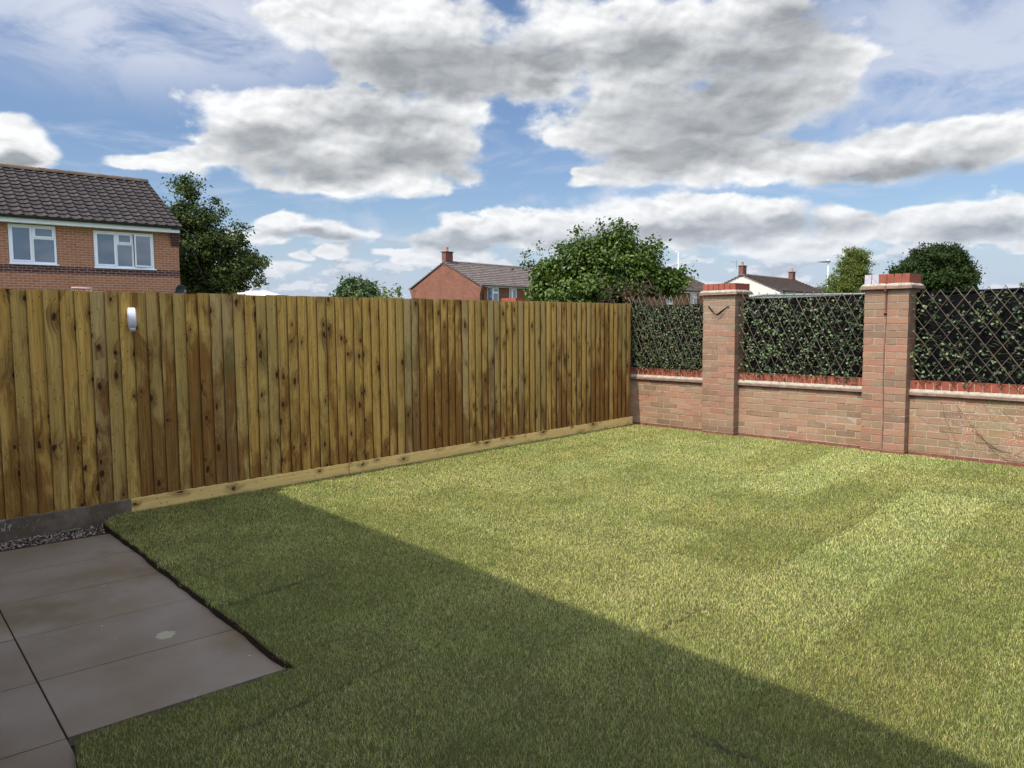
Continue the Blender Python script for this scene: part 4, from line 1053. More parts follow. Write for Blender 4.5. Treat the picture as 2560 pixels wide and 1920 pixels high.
def window(parent, x, z, w, h, layout, name='window', y=0.0, curtain=False, openr=False):
    """x,z lower left of the frame, in the local frame of the house; front faces -Y"""
    fr = MB(); t = 0.055; yb, yf = y+0.075, y+0.018
    def rect(x0, x1, z0, z1): fr.box(x0, x1, yf, yb, z0, z1)
    rect(x, x+w, z, z+t); rect(x, x+w, z+h-t, z+h); rect(x, x+t, z+t, z+h-t); rect(x+w-t, x+w, z+t, z+h-t)
    panes = []
    def sash(x0, x1, z0, z1, ang=0.0):
        s = 0.045; ya, yb_ = yf-0.018, yf-0.002
        for (a, b_, c, d) in ((x0, x1, z0, z0+s), (x0, x1, z1-s, z1), (x0, x0+s, z0+s, z1-s), (x1-s, x1, z0+s, z1-s)):
            if ang == 0: fr.box(a, b_, ya, yb_, c, d)
            else:
                hx = x1; V = []
                for xx, yy, zz in ((a,ya,c),(b_,ya,c),(b_,yb_,c),(a,yb_,c),(a,ya,d),(b_,ya,d),(b_,yb_,d),(a,yb_,d)):
                    dx = xx-hx; V.append((hx+dx*math.cos(ang)-(yy-yf)*math.sin(ang)*0, yy+dx*math.sin(ang), zz))
                fr.add(V, [(0,3,2,1),(4,5,6,7),(0,1,5,4),(1,2,6,5),(2,3,7,6),(3,0,4,7)])
        panes.append((x0+s, x1-s, z0+s, z1-s, ang, x1))
    for (kind, a, b_, c, d) in layout:
        x0, x1, z0, z1 = x+t+(w-2*t)*a, x+t+(w-2*t)*b_, z+t+(h-2*t)*c, z+t+(h-2*t)*d
        if kind == 'm': rect(x0, x1, z0, z1)
        elif kind == 's': sash(x0, x1, z0, z1)
        elif kind == 'o': sash(x0, x1, z0, z1, 0.16)
        elif kind == 'f': panes.append((x0, x1, z0, z1, 0, 0))
    f = fr.build(name, M['whiteplastic'], parent)
    for (x0, x1, z0, z1, ang, hx) in panes:
        p = MB(); yy = yf+0.006 if ang == 0 else yf-0.008
        q = lambda xx: (xx, yy, ) if ang == 0 else (hx+(xx-hx)*math.cos(ang), yy+(xx-hx)*math.sin(ang))
        A, B_ = q(x0), q(x1)
        p.quad((A[0],A[1],z0), (B_[0],B_[1],z0), (B_[0],B_[1],z1), (A[0],A[1],z1))
        p.build('pane', M['glass'], f)
    s = MB(); s.box(x-0.02, x+w+0.05, y-0.05, y+0.05, z-0.035, z-0.003); s.build('sill', M['whiteplastic'], f)
    return f
def house(label, loc, az, X0, X1, W, zg, ze, zr, wallm, roofm, ridgem, holes=(), name='house', eave_y=-0.32, eave_dz=0.06, gauge=0.33, roll=0.30, amp=0.022, step=0.03, du=0.05, fascia=(4.40, 4.51), Yr=None, verge=0.06, rmat_side=None):
    """local frame: X along facade, +Y away from viewer, Z world height"""
    root = empty(name, (loc[0], loc[1], 0), math.radians(az), label, 'house')
    Yr = Yr or W/2
    w = MB(); rv = 0.10
    xs = sorted({X0, X1, *[h[0] for h in holes], *[h[0]+h[2] for h in holes]})
    for i in range(len(xs)-1):
        a, b_ = xs[i], xs[i+1]; zs = [zg]
        for h in holes:
            if h[0] <= a+1e-6 and h[0]+h[2] >= b_-1e-6: zs += [h[1], h[1]+h[3]]
        zs.append(ze)
        for j in range(0, len(zs), 2): w.quad((a,0,zs[j]), (b_,0,zs[j]), (b_,0,zs[j+1]), (a,0,zs[j+1]))
    for (hx, hz, hw, hh) in holes:
        w.quad((hx,0,hz),(hx,rv,hz),(hx,rv,hz+hh),(hx,0,hz+hh)); w.quad((hx+hw,rv,hz),(hx+hw,0,hz),(hx+hw,0,hz+hh),(hx+hw,rv,hz+hh))
        w.quad((hx,0,hz+hh),(hx,rv,hz+hh),(hx+hw,rv,hz+hh),(hx+hw,0,hz+hh)); w.quad((hx,rv,hz),(hx,0,hz),(hx+hw,0,hz),(hx+hw,rv,hz))
        w.quad((hx,rv,hz),(hx+hw,rv,hz),(hx+hw,rv,hz+hh),(hx,rv,hz+hh))
    gz = zr-0.06
    for X in (X0, X1): w.add([(X,0,zg),(X,W,zg),(X,W,ze),(X,Yr,gz),(X,0,ze)], [(0,1,2,3,4) if X == X1 else (4,3,2,1,0)], [[(0,zg),(W,zg),(W,ze),(Yr,gz),(0,ze)] if X == X1 else [(0,ze),(Yr,gz),(W,ze),(W,zg),(0,zg)]])
    w.quad((X1,W,zg),(X0,W,zg),(X0,W,ze),(X1,W,ze))
    w.build('wall', wallm, root)
    r = MB()
    roof_slope(r, X0-verge, X1+verge, eave_y, ze+eave_dz, Yr, zr, gauge, roll, amp, step, du)
    roof_slope(r, X0-verge, X1+verge, W-eave_y, ze+eave_dz, Yr, zr, gauge, roll, amp, step, max(du, 0.1))
    # verge undercloak
    for X in (X0-verge-0.005, X1+verge+0.005):
        for (ya, za, yb, zb) in ((eave_y, ze+eave_dz, Yr, zr), (W-eave_y, ze+eave_dz, Yr, zr)):
            r.cc = (0.2, 0.2, 0, 1); r.add([(X,ya,za-0.05),(X,yb,zb-0.05),(X,yb,zb+0.035),(X,ya,za+0.035)], [(0,1,2,3)])
    ro = r.build('roof', roofm, root)
    rd = MB(); x = X0-verge
    while x < X1+verge:
        e = min(x+0.44, X1+verge); rr = random.random(); rd.cc = (rr, rr, 0, 1)
        V = []; K = 7
        for (xx, s_) in ((x, 1.06), (e, 0.98)):
            for j in range(K):
                a = math.pi*(0.08+0.84*j/(K-1)); V.append((xx, Yr-0.15*s_*math.cos(a), zr-0.04+0.165*s_*math.sin(a)))
        rd.add(V, [(j, j+1, K+j+1, K+j) for j in range(K-1)]+[tuple(range(K)), tuple(range(K, 2*K))[::-1]]); x += 0.44
    rd.build('ridge_tiles', ridgem, ro)
    if fascia:
        f = MB(); f.box(X0, X1-0.02, eave_y+0.10, eave_y+0.13, fascia[0], fascia[1]); f.box(X0, X1-0.02, eave_y+0.13, 0.0, fascia[0]+0.002, fascia[0]+0.014)
        f.build('fascia', M['fascia'], root)
        g = MB(); g.tube([(X0, eave_y+0.04, fascia[1]+0.005), (X1+0.02, eave_y+0.04, fascia[1]-0.002)], 0.048, 8)
        g.build('gutter', M['gutter'], root, smooth=True)
    return root
def chimney(root, X, Y, wx, wy, z0, z1, pot=True, aerial=False):
    c = MB(); c.box(X, X+wx, Y-wy/2, Y+wy/2, z0, z1); co = c.build('chimney', M['brickC'], root)
    t = MB(); t.box(X-0.07, X+wx+0.07, Y-wy/2-0.07, Y+wy/2+0.07, z1+0.003, z1+0.06); t.build('chimney_cap', M['lead'] if False else M['darkmetal'], co)
    if pot:
        p = MB(); p.lathe([(0.14,0),(0.12,0.04),(0.115,0.30),(0.13,0.33)], 12, (X+wx*0.45, Y, z1+0.062)); p.build('chimney_pot', M['pot'], co, smooth=True)
    l = MB(); l.box(X-0.004, X+wx+0.16, Y-wy/2-0.10, Y-wy/2-0.004, z0+0.10, z0+0.22); l.build('flashing', M['lead'], co)
    return co

# 1: brick house on the left (window sizes read as 1.19 x 1.12 and 1.71 x 1.14)
H1 = (1.986, 19.055)
hl = [(-4.69, 3.235, 1.215, 1.145), (-2.495, 3.205, 1.735, 1.135), (-8.6, 3.235, 1.215, 1.145)]
h1 = house('orange brick house with dark brick band beyond the left end of the fence', H1, -6.5, -12.5, 0.0, 7.0, -0.55, 4.52, 6.50, M['brickL'], M['roofL'], M['ridge'], hl, eave_y=-0.33, eave_dz=0.035, fascia=(4.39, 4.56), Yr=3.35, verge=0.05, amp=0.045, step=0.042, gauge=0.32)
two = [('m', 0.475, 0.525, 0, 1), ('m', 0.525, 1, 0.655, 0.70), ('s', 0.0, 0.475, 0, 1), ('s', 0.525, 1.0, 0.70, 1.0), ('f', 0.525, 1.0, 0.0, 0.655)]
window(h1, -4.69+0.01, 3.235+0.012, 1.195, 1.12, two)
window(h1, -8.6+0.01, 3.235+0.012, 1.195, 1.12, two)
three = [('m', 0.345, 0.375, 0, 1), ('m', 0.635, 0.665, 0, 1), ('m', 0.375, 0.635, 0.655, 0.70), ('s', 0, 0.345, 0, 1), ('s', 0.375, 0.635, 0.70, 1.0), ('f', 0.375, 0.635, 0, 0.655), ('o', 0.665, 1.0, 0, 1)]
window(h1, -2.495+0.01, 3.205+0.012, 1.715, 1.11, three)
# dark stepped corbel under the eaves at the corner
c = MB()
for i in range(7):
    z = 3.96+i*0.075; pr = 0.02+0.030*i
    c.box(-0.245-0.0*i, 0.012, -pr, -0.004, z, z+0.072)
c.box(-0.27, 0.014, -0.24, -0.004, 4.486, 4.56)
c.build('corbel', M['brickD'], h1)
d = MB()   # satellite dish at the house corner
V = []; F = []; n = 20
for r in range(5):
    for j in range(n):
        a = 2*math.pi*j/n; q = r/4*0.235
        V.append((q*math.cos(a)*0.95, 0.10*(r/4)**2*-1.0, q*math.sin(a)*0.82))
for r in range(4):
    for j in range(n): F.append((r*n+j, r*n+(j+1) % n, (r+1)*n+(j+1) % n, (r+1)*n+j))
d.add(V, F)
sd_root = empty('satellite_dish', (1.78, 18.70, 2.53), math.radians(15), 'dark grey satellite dish at the corner of the orange brick house', 'satellite dish')
do = d.build('dish', M['greydish'], sd_root, smooth=True); do.modifiers.new('s', 'SOLIDIFY').thickness = 0.01
d = MB(); d.tube([(0, 0.02, 0), (0.02, 0.34, -0.08)], 0.02, 8); d.tube([(0, -0.09, -0.19), (0, -0.30, -0.05)], 0.01, 6); d.lathe([(0.03,-0.03),(0.035,0.02),(0.02,0.04)], 8, (0,-0.31,-0.04)); d.build('bracket', M['darkmetal'], sd_root)

# 2: red brick gable house in the middle
H2 = (31.268, 34.947)
w2 = [(0.88, 2.95, 1.30, 1.20), (3.42, 2.95, 0.92, 1.20), (7.0, 2.95, 1.3, 1.2)]
h2 = house('red brick gabled house with one chimney beyond the middle of the fence', H2, 3.0, 0.0, 17.0, 7.45, -0.55, 4.16, 6.17, M['brickM'], M['roofM'], M['ridge2'], w2, eave_y=-0.28, eave_dz=0.03, fascia=(4.13, 4.26), du=0.06, amp=0.045, step=0.06, gauge=0.36, verge=0.08)
tw = [('m', 0.44, 0.52, 0, 1), ('m', 0.52, 1, 0.62, 0.70), ('f', 0.0, 0.44, 0, 1), ('s', 0.52, 1.0, 0.70, 1.0), ('f', 0.52, 1.0, 0.0, 0.62)]
window(h2, 0.89, 2.96, 1.28, 1.18, tw); window(h2, 7.01, 2.96, 1.28, 1.18, tw)
window(h2, 3.43, 2.96, 0.90, 1.18, [('m', 0.3, 0.42, 0, 1), ('f', 0, 0.3, 0, 1), ('s', 0.42, 1.0, 0, 1)])
chimney(h2, -0.02, 3.72, 0.78, 0.44, 5.9, 6.93)
cb = MB()
for i in range(9): cb.box(-0.03, -0.004, 7.15+0.0*i, 7.46+0.03*i, 3.5+i*0.075, 3.57+i*0.075)
cb.build('corbel', M['brickM'], h2); cb = MB()
for i in range(9): cb.box(-0.03, 0.26, -0.02-0.028*i, -0.004, 3.5+i*0.075, 3.57+i*0.075)
cb.build('corbel', M['brickM'], h2)
dp = MB(); dp.tube([(0.30,-0.24,4.2), (0.30,-0.06,4.0), (0.30,-0.06,-0.5)], 0.045, 8); dp.build('downpipe', M['gutter'], h2, smooth=True)

# 3: second red brick house behind the bush
H3 = (55.202, 29.943)
w3 = [(-6.6, 2.95, 1.1, 1.05), (-2.2, 2.95, 1.3, 1.05)]
h3 = house('brick house with tiled roof partly hidden behind the leafy bush', H3, 3.0, -11.0, 4.6, 7.4, -0.55, 4.05, 5.85, M['brickM'], M['roofW'], M['ridge2'], w3, eave_y=-0.28, eave_dz=0.03, fascia=(3.99, 4.16), du=0.12, amp=0.02, step=0.07, gauge=0.36)
window(h3, -6.59, 2.96, 1.08, 1.03, tw); window(h3, -2.19, 2.96, 1.28, 1.03, tw)

# 4: cream rendered house
H4 = (59.253, 24.184)
w4 = [(1.9, 2.85, 1.3, 1.05), (7.6, 2.85, 1.3, 1.05)]
h4 = house('cream rendered gable house with two brick chimneys behind the first pier', H4, 2.0, 0.0, 13.0, 7.5, -0.55, 4.06, 5.80, M['render'], M['roofW'], M['ridge2'], w4, eave_y=-0.25, eave_dz=0.03, fascia=(4.02, 4.16), du=0.15, amp=0.008, step=0.085, gauge=0.37, verge=0.10)
window(h4, 1.91, 2.86, 1.28, 1.03, tw); window(h4, 7.61, 2.86, 1.28, 1.03, tw)
chimney(h4, -0.02, 3.85, 0.75, 0.46, 5.6, 6.63); chimney(h4, 12.2, 3.85, 0.75, 0.46, 5.55, 6.60)
dp = MB(); dp.tube([(0.45,-0.2,4.05), (0.30,-0.06,3.8), (0.30,-0.06,-0.5)], 0.05, 8); dp.build('downpipe', M['gutter'], h4, smooth=True)
a = MB(); a.tube([(-0.1, 4.25, 6.4), (-0.1, 4.25, 7.15)], 0.018, 6); a.tube([(-0.1,4.25,7.0), (-0.3,4.75,7.08)], 0.014, 5)
for t in range(6): a.tube([(-0.1-0.033*t-0.10,4.30+0.08*t-0.03,7.02+0.012*t), (-0.1-0.033*t+0.10,4.30+0.08*t+0.03,7.02+0.012*t)], 0.010, 4)
a.build('aerial', M['darkmetal'], h4)

# 5: small pale house far beyond the street lamp
h5 = house('tiny pale rendered house far away right of the street lamp', (104.0, 34.5), 20.0, -5.0, 5.0, 7.0, -0.55, 4.0, 5.9, M['render2'], M['roofW'], M['ridge2'], (), fascia=None, du=0.25, amp=0.01, step=0.07, gauge=0.5)
# low flat roofed garage just above the dark screen
gz = MB(); gz.box(-2.2, 1.6, -1.5, 1.5, -0.55, 2.20); 
gr = empty('garage', (16.0, 3.55, 0), math.radians(-50), 'low flat roofed garage with white roof edge just above the middle screen', 'garage')
gz.build('wall', M['render2'], gr)
ge = MB(); ge.box(-2.3, 1.7, -1.6, 1.6, 2.203, 2.235); ge.build('roof', M['lead'], gr)

# own house behind the camera: it throws the shadow on the lawn
def own_house():
    # facade faces the garden (+x); built as a mirrored set of simple meshes in world coordinates
    ang = math.radians(-5.9)
    root = empty('house', (-9.55, 1.2, 0.45), ang, 'brick house behind the viewer that shades the near lawn', 'house')
    w = MB(); w.box(-7.5, 0, -15.0, 0.0, -0.3, 4.5)
    w.add([(-7.5,0.0,4.5),(0,0.0,4.5),(-3.75,0.0,6.4)], [(0,1,2)]); w.add([(-7.5,-15.0,4.5),(0,-15.0,4.5),(-3.75,-15.0,6.4)], [(2,1,0)])
    w.build('wall', M['brickL'], root)
    r = MB(); r.cc = (0.4,0.4,0,1)
    for sx in (0, 1):
        xe = 0.38 if sx == 0 else -7.88
        A = [(xe,-15.1,4.46),(xe,0.12,4.46),(-3.75,0.12,6.52),(-3.75,-15.1,6.52)]
        r.add(A+[(p[0],p[1],p[2]+0.08) for p in A], [(0,1,2,3),(7,6,5,4),(0,4,5,1),(1,5,6,2),(2,6,7,3),(3,7,4,0)])
    r.build('roof', M['roofL'], root)
    f = MB(); f.box(0.24, 0.27, -15.0, 0.0, 4.36, 4.50); f.build('fascia', M['fascia'], root)
    for (y, z, ww, hh, nm) in ((-9.0, -0.05, 1.8, 2.1, 'door'), (-4.2, 0.9, 1.8, 1.2, 'window'), (-4.0, 3.1, 1.2, 1.15, 'window'), (-9.0, 3.1, 1.6, 1.15, 'window')):
        g = MB()
        for (a, b_, c, d) in ((y, y+ww, z, z+0.07), (y, y+ww, z+hh-0.07, z+hh), (y, y+0.07, z+0.07, z+hh-0.07), (y+ww-0.07, y+ww, z+0.07, z+hh-0.07), (y+ww/2-0.04, y+ww/2+0.04, z+0.07, z+hh-0.07)): g.box(0.002, 0.05, a, b_, c, d)
        fo = g.build(nm, M['whiteplastic'], root)
        p = MB(); p.quad((0.02,y+0.07,z+0.07), (0.02,y+ww-0.07,z+0.07), (0.02,y+ww-0.07,z+hh-0.07), (0.02,y+0.07,z+hh-0.07)); p.build('pane', M['glass'], fo)
own_house()

# brick pier of the neighbour's wall beyond the fence
def npier():
    root = empty('brick_pier', (3.72, 5.72, 0), WALLROT, 'red brick pier top of a neighbouring wall just above the timber fence', 'pier')
    b = MB(); b.box(-0.22, 0.22, -0.17, 0.17, -0.55, 1.84); b.build('shaft', M['brickC'], root)
    c = MB()
    w = 0.47/6
    for i in range(6): c.cc = (random.random(),)*3+(1,); c.box(-0.235+i*w+0.003, -0.235+(i+1)*w-0.003, -0.185, 0.03, 1.86, 1.97, 0.001)
    c.box(-0.235, -0.003, 0.036, 0.185, 1.86, 1.968); c.box(0.003, 0.235, 0.036, 0.185, 1.86, 1.968); c.build('cap', M['terracotta'], root)
    t = MB(); t.box(-0.27, 0.27, -0.22, 0.22, 1.843, 1.858); t.build('creasing', M['tile'], root)
npier()

# gazebo, hoop, lamps
gzr = empty('gazebo', (6.3, 21.9, 0), math.radians(43), 'pale pink gazebo roof peeping over the fence beside the tall tree', 'gazebo')
b = MB(); zt_ = 2.86; h = 1.5; ze_ = 2.30
V = [(0,0,zt_)]+[(h*math.cos(a)*1.414, h*math.sin(a)*1.414, ze_) for a in (math.pi/4, 3*math.pi/4, 5*math.pi/4, 7*math.pi/4)]
n = 10; V = []; F = []
for i in range(n+1):
    for j in range(n+1):
        x, y = -h+2*h*i/n, -h+2*h*j/n; r = max(abs(x), abs(y))/h; rr = 0.35*r+0.65*r*r*0.6+0.26*r
        V.append((x, y, zt_-(zt_-ze_)*(r**1.15)))
for i in range(n):
    for j in range(n): F.append((i*(n+1)+j, (i+1)*(n+1)+j, (i+1)*(n+1)+j+1, i*(n+1)+j+1))
b.add(V, F); o = b.build('canopy', M['canopy'], gzr, smooth=True); o.modifiers.new('s', 'SOLIDIFY').thickness = 0.01
v_ = MB()
for (x0, y0, x1, y1) in ((-h,-h,h,-h), (h,-h,h,h), (h,h,-h,h), (-h,h,-h,-h)): v_.quad((x0,y0,ze_-0.2),(x1,y1,ze_-0.2),(x1,y1,ze_-0.003),(x0,y0,ze_-0.003))
v_.build('valance', M['canopy'], gzr)
for sx in (-1, 1):
    for sy in (-1, 1):
        p = MB(); p.tube([(sx*1.45, sy*1.45, -0.5), (sx*1.45, sy*1.45, ze_-0.02)], 0.025, 8); p.build('leg', M['whiteplastic'], gzr)
hr = empty('basketball_hoop', (-2.505, 14.238, 0), math.radians(40), 'small pink basketball hoop just above the fence in front of the orange brick house', 'hoop')
b = MB(); ring = [(0.215*math.cos(2*math.pi*j/28), 0.215*math.sin(2*math.pi*j/28), 2.34) for j in range(29)]; b.tube(ring, 0.011, 8, cap=False); b.build('rim', M['pink'], hr, smooth=True)
b = MB()
for j in range(12):
    a0 = 2*math.pi*j/12; pts = []
    for t in range(5): a_ = a0+t*0.26*(1 if j % 2 else -1); r = 0.21-0.022*t; pts.append((r*math.cos(a_), r*math.sin(a_), 2.30-0.09*t))
    b.tube(pts, 0.003, 4)
b.build('net', M['net'], hr)
b = MB(); b.tube([(0,0.22,2.31), (0,0.36,2.22)], 0.02, 6); b.tube([(0,0.36,2.28), (0,0.36,-0.5)], 0.03, 8); b.build('pole', M['darkmetal'], hr)

lr = empty('street_lamp', (48.152, 15.666, -0.55), YAW, 'pale street lamp post with flat dark head behind the middle trellis', 'street lamp')
zt_ = 5.70+0.55
b = MB(); b.lathe([(0.10,0),(0.10,1.6),(0.072,1.7),(0.062,zt_-0.95),(0.05,zt_-0.9),(0.045,zt_-0.06)], 14); b.build('pole', M['lampgrey'], lr, smooth=True)
b = MB()
P = [(-0.10, 0.10, 0.0), (-0.10,-0.24,0.0), (0.10,-0.24,0.0), (0.10,0.10,0.0)]
# head reaches to the left of the post as seen from the garden (local +Y)
V = []
for (y, w, zu, zl) in ((-0.16,0.05,0.04,-0.01), (-0.10,0.12,0.07,-0.035), (0.15,0.15,0.075,-0.04), (0.55,0.12,0.05,-0.02), (0.86,0.03,0.01,0.0)):
    V += [(-w, y, zt_+zl), (w, y, zt_+zl), (w*0.8, y, zt_+zu), (-w*0.8, y, zt_+zu)]
F = [(q*4+r, q*4+(r+1) % 4, (q+1)*4+(r+1) % 4, (q+1)*4+r) for q in range(4) for r in range(4)]+[(0,1,2,3), (19,18,17,16)]
b.add(V, F); b.build('lamp_head', M['darkmetal'], lr)
b = MB(); b.lathe([(0.05,0.0),(0.075,0.03),(0.06,0.09),(0.02,0.12)], 10, (0, 0.02, zt_+0.075)); b.build('photocell', M['whiteplastic'], lr, smooth=True)
lr2 = empty('street_lamp', (53.087, 31.173, -0.55), YAW, 'thin distant lamp post with short bent arm above the leafy bush', 'street lamp')
b = MB(); b.lathe([(0.05,0),(0.035,8.30)], 8); b.build('pole', M['lampgrey'], lr2, smooth=True)
b = MB(); b.tube([(0,0,8.28), (0,0.10,8.40), (0,0.34,8.30)], 0.03, 6); b.build('arm', M['lampgrey'], lr2, smooth=True)

# ---------------------------------------------------------------- trees
def leafmesh(name, P, size, m, parent, rs, droop=0.0, aspect=0.55, colr=None, center=None, outw=0.6, curl=0.12):
    n = len(P); size = np.asarray(size)*np.ones(n)
    ax = rs.normal(0, 1, (n, 3)); ax[:,2] -= droop
    out = P-center; out /= np.linalg.norm(out, axis=1)[:,None]+1e-9
    ax += out*outw; ax /= np.linalg.norm(ax, axis=1)[:,None]
    nr = rs.normal(0, 0.6, (n, 3))+out*0.8; nr[:,2] += 0.6
    nr -= ax*(nr*ax).sum(1)[:,None]; nr /= np.linalg.norm(nr, axis=1)[:,None]+1e-9
    sd_ = np.cross(ax, nr)
    L = size[:,None]; W = L*aspect
    V = np.stack([P, P+ax*L*0.4+sd_*W*0.5+nr*L*curl, P+ax*L, P+ax*L*0.4-sd_*W*0.5+nr*L*curl], 1)
    me = bpy.data.meshes.new(name); me.vertices.add(n*4); me.vertices.foreach_set('co', V.reshape(-1).astype(np.float32))
    b = (np.arange(n)*4)[:,None]; me.loops.add(n*6); me.loops.foreach_set('vertex_index', (b+np.array([[0,1,2,0,2,3]])).reshape(-1).astype(np.int32))
    me.polygons.add(n*2); me.polygons.foreach_set('loop_start', (np.arange(n*2)*3).astype(np.int32))
    try: me.polygons.foreach_set('loop_total', np.full(n*2, 3, np.int32))
    except Exception: pass
    me.update(calc_edges=True)
    if colr is None: colr = rs.random(n)
    cc = np.zeros((n, 4, 4), np.float32); cc[:,:,0] = colr[:,None]; cc[:,:,1] = (rs.random(n) < 0.10)[:,None]*rs.random(n)[:,None]; cc[:,:,3] = 1
    ca = me.color_attributes.new('col', 'FLOAT_COLOR', 'POINT'); ca.data.foreach_set('color', cc.reshape(-1))
    me.materials.append(m); o = bpy.data.objects.new(name, me); COL.objects.link(o)
    if parent: o.parent = parent
    return o
def tree(name, label, base, lobes, nclump, per, spread, size, m, seed, trunk_r=0.12, droop=0.2, shell=0.55, aspect=0.6, trunk_top=None, limbs=14, cat='tree', twigs=True, extra=None, outw=0.6):
    """lobes: (dx,dy,z,rx,ry,rz) in world-aligned offsets from base, z absolute above ground zero"""
    rs = np.random.default_rng(seed); rd = random.Random(seed)
    root = empty(name, (base[0], base[1], -0.55), 0, label, cat)
    lob = np.array(lobes, float); vol = lob[:,3]*lob[:,4]*lob[:,5]; pr = vol**0.67; pr /= pr.sum()
    cl = []
    for i in range(nclump):
        L = lob[rs.choice(len(lob), p=pr)]
        d = rs.normal(0, 1, 3); d /= np.linalg.norm(d)
        rr = (shell+(1-shell)*rs.random())*rs.uniform(0.9, 1.08)
        if rs.random() < 0.25: rr *= rs.random()
        cl.append([L[0]+d[0]*L[3]*rr, L[1]+d[1]*L[4]*rr, L[2]+0.55+d[2]*L[5]*rr])
    cl = np.array(cl)
    if extra is not None: cl = np.vstack([cl, np.array([[e[0], e[1], e[2]+0.55] for e in extra])])
    keep = cl[:,2] > 0.3; cl = cl[keep]
    csz = rs.uniform(0.7, 1.3, len(cl)); ccol = rs.random(len(cl))
    k = rs.integers(int(per*0.7), int(per*1.3), len(cl))
    idx = np.repeat(np.arange(len(cl)), k)
    P = cl[idx]+rs.normal(0, 1, (len(idx), 3))*(spread*csz[idx])[:,None]*np.array([1, 1, 0.75])
    colr = np.clip(ccol[idx]*0.6+rs.random(len(idx))*0.4, 0, 1)
    cen = np.array([lob[:,0].mean(), lob[:,1].mean(), lob[:,2].mean()+0.55])
    leafmesh('crown', P, rs.uniform(0.7, 1.25, len(P))*size, m, root, rs, droop, aspect, colr, cen, outw)
    t = MB(); top = (trunk_top if trunk_top else lob[:,2].max())+0.55
    cx, cy = lob[np.argmax(lob[:,2])][:2]
    pts = [(cx*q*0.6+rd.uniform(-.03,.03), cy*q*0.6+rd.uniform(-.03,.03), top*q) for q in np.linspace(0, 1, 8)]
    t.tube(pts, trunk_r, 9, trunk_r*0.25)
    sel = rd.sample(range(len(cl)), min(limbs, len(cl)))
    for s in sel:
        e = cl[s]; f = rd.uniform(0.25, 0.75); h0 = min(max(e[2]*f, 0.5), top*0.9); q = h0/top
        s0 = Vector((cx*q*0.6, cy*q*0.6, h0)); e_ = Vector(e); md = (s0+e_)/2+Vector((0, 0, 0.12*(e_-s0).length))
        t.tube([s0, md, e_], trunk_r*0.38, 6, trunk_r*0.06)
    t.build('trunk', M['bark'], root, smooth=True)
    return root
# lateral unit vector of the view (screen right) and depth, to lay lobes across it
Rx, Ry = math.sin(YAW), -math.cos(YAW)
Fx, Fy = math.cos(YAW), math.sin(YAW)
def lo(r, f, z, rr, rf, rz): return (Rx*r+Fx*f, Ry*r+Fy*f, z, rr, rr*0.5+rf*0.5, rz)
def px(D, p): return (p-1280)/1910.4*D
def pz(D, y): return 1.411+(811-y)/1910.4*D

D = 30; bx = (5.103, 23.025); o5 = 540
L = lambda x, y, rx, ry: lo((x-o5)/1910.4*D, 0, pz(D, y), rx/1910.4*D, rx/1910.4*D, ry/1910.4*D)
tree('tall_tree', 'tall dark green leafy tree with pointed top beside the orange brick house', bx,
     [L(482,486,19,29), L(465,551,45,45), L(520,556,47,41), L(500,636,75,57), L(575,616,59,43), L(600,671,49,31), L(560,706,59,43), L(470,706,57,55), L(540,756,77,55), L(430,616,35,55), L(620,656,35,13), L(500,796,87,55)],
     760, 74, 0.15, 0.105, M['birch'], 5, 0.16, droop=0.5, aspect=0.75, trunk_top=5.6, extra=[lo((x-o5)/1910.4*D, 0, pz(D, y+12), 0, 0, 0)[:3] for x, y in ((452,450),(440,447),(505,452),(500,470),(650,637),(662,641),(640,650),(598,552),(612,560),(418,495),(425,520),(588,590),(640,700),(652,690),(565,520),(540,500),(470,440),(482,438),(548,492))], limbs=24)
D = 14; bx = (2.511, 2.248)
o5 = 1520
tree('leafy_bush', 'large bright green leafy bush overhanging the corner of fence and wall', bx,
     [L(1540,616,53,42), L(1500,656,91,58), L(1444,656,71,50), L(1374,684,41,36), L(1349,706,19,32), L(1590,656,67,48), L(1640,706,57,36), L(1680,716,29,28), L(1454,726,111,42), L(1404,746,71,32), L(1570,706,91,32), L(1354,746,21,22), L(1690,701,17,18), L(1444,791,101,52), L(1550,786,61,42)],
     1350, 34, 0.07, 0.068, M['bush'], 8, 0.06, droop=0.9, shell=0.62, aspect=0.62, trunk_top=2.2, limbs=40, cat='bush',
     extra=[lo((x-o5)/1910.4*D, 0, pz(D, y+10), 0, 0, 0)[:3] for x, y in ((1317,630),(1320,650),(1316,660),(1440,578),(1450,577),(1540,552),(1545,550),(1582,566),(1640,598),(1643,612),(1720,690),(1715,675),(1325,735),(1500,560),(1350,620))])
def twigs():
    rd = random.Random(4); b = MB()
    for i in range(90):
        x = rd.uniform(1475, 1640) if i % 3 else rd.uniform(1540, 1600); y = rd.uniform(715, 765)
        p = Vector((2.2+Rx*(x-1520)/1910.4*13.4-0.2, 1.9+Ry*(x-1520)/1910.4*13.4-0.2, pz(13.4, y))); a_ = rd.uniform(0, 6.28); pts = [p.copy()]
        dv = Vector((rd.gauss(0,1), rd.gauss(0,1), rd.gauss(0.1,0.7))).normalized()
        for q in range(6): p = p+dv*0.05; dv = (dv+Vector((rd.gauss(0,.3), rd.gauss(0,.3), rd.gauss(0,.3)))).normalized(); pts.append(p.copy())
        b.tube(pts, 0.004, 4, 0.002)
    tag(b.build('dead_twigs', M['twig']), 'tangle of bare brown twigs under the leafy bush at the fence corner', 'twigs')
twigs()
D = 80; bx = (38.5, 60.6); o5 = 885
tree('round_tree', 'distant rounded green tree beyond the middle of the fence', bx, [L(885,745,53,42), L(870,735,36,34), L(905,740,34,36), L(885,775,56,40)], 360, 50, 0.26, 0.34, M['midleaf'], 9, 0.3)
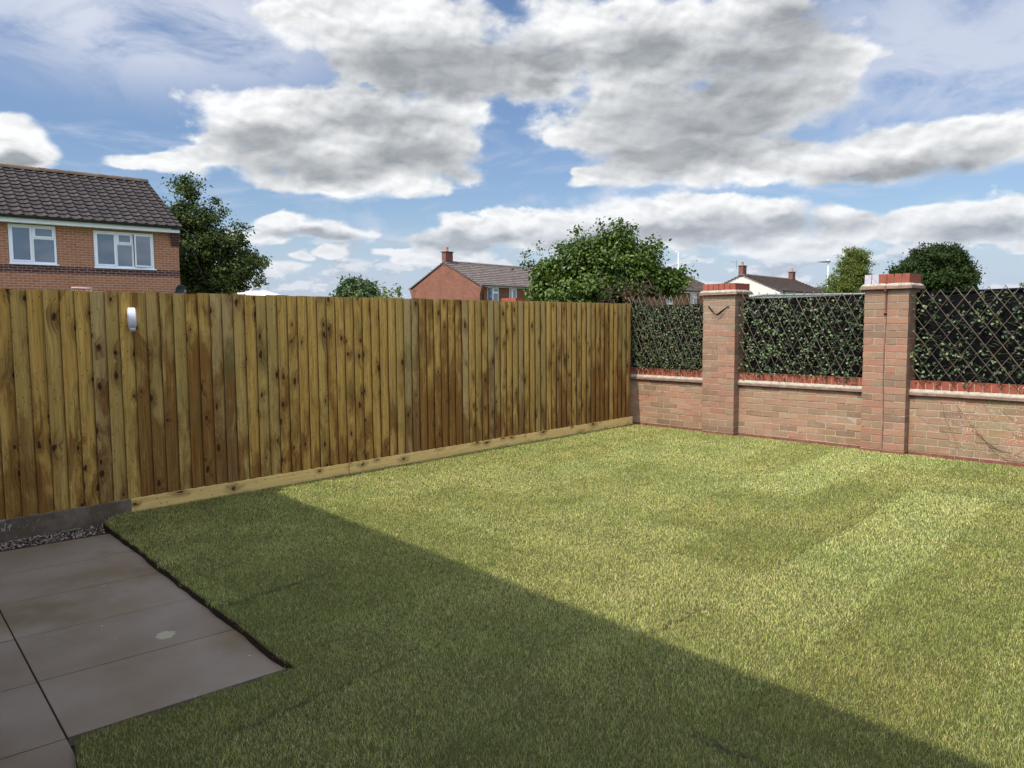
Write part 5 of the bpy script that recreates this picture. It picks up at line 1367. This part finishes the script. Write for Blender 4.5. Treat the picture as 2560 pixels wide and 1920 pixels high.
D = 14; bx = (-0.229, 5.201); o5 = 970
tree('young_shrub', 'young shrub with long drooping leaves just over the fence', bx, [L(972,735,34,14), L(985,755,32,20), L(960,770,40,30)], 44, 7, 0.05, 0.10, M['paleleaf'], 10, 0.02, droop=0.6, aspect=0.42, cat='shrub',
     extra=[lo((x-o5)/1910.4*D, 0, pz(D, y), 0, 0, 0)[:3] for x, y in ((960,716),(975,718),(990,722),(945,727),(1000,730))])
bx = (-0.644, 5.636); o5 = 888
tree('young_shrub', 'small bright green shrub in front of the distant rounded tree', bx, [L(888,745,20,22), L(885,765,28,22)], 40, 8, 0.035, 0.045, M['goldleaf'], 12, 0.02, droop=0.1, aspect=0.5, cat='shrub')
D = 60; bx = (30.5, 44.0); o5 = 990
tree('dark_shrub', 'low dark evergreen left of the red brick gable', (22.6+6.0, 41.5+3.0), [lo(0,0,2.5,0.9,0.9,0.9), lo(-0.6,0,2.2,0.8,0.8,0.8)], 60, 30, 0.12, 0.10, M['darkleaf'], 13, 0.08, cat='shrub')
D = 35; bx = (27.503, 6.736); o5 = 2130
tree('golden_conifer', 'upright golden green conifer left of the second pier', bx, [L(2130,665,32,36), L(2128,700,44,44), L(2140,690,34,44), L(2120,735,52,40), L(2105,745,34,26), L(2150,730,34,50), L(2150,660,20,26)], 620, 50, 0.085, 0.10, M['goldleaf'], 14, 0.08, droop=-0.9, aspect=0.34, cat='tree',
     extra=[lo((x-o5)/1910.4*D, 0, pz(D, y), 0, 0, 0)[:3] for x, y in ((2117,640),(2130,634),(2140,636),(2155,640),(2172,645),(2182,675),(2100,655),(2083,715))])
D = 60; bx = (57.98, 11.233); o5 = 2335
tree('dark_tree', 'broad domed very dark green tree right of the second pier', bx, [L(2340,670,70,50), L(2300,700,66,46), L(2380,700,58,66), L(2270,725,50,34), L(2345,720,88,60), L(2390,740,46,50)], 1000, 80, 0.20, 0.20, M['darkleaf'], 15, 0.4)
D = 40; bx = (40.2, 0.4); o5 = 2590
tree('pale_bush', 'pale yellow green tree top at the right edge above the screen', bx, [L(2590,725,80,48), L(2540,735,45,28), L(2640,720,70,60)], 420, 40, 0.12, 0.14, M['paleleaf'], 16, 0.1)
D = 90; bx = (82.3, 29.0); o5 = 2062
tree('distant_tree', 'tiny distant tree beside the street lamp post', bx, [L(2064,735,16,18), L(2050,745,20,16)], 60, 20, 0.3, 0.26, M['midleaf'], 17, 0.2)
D = 24
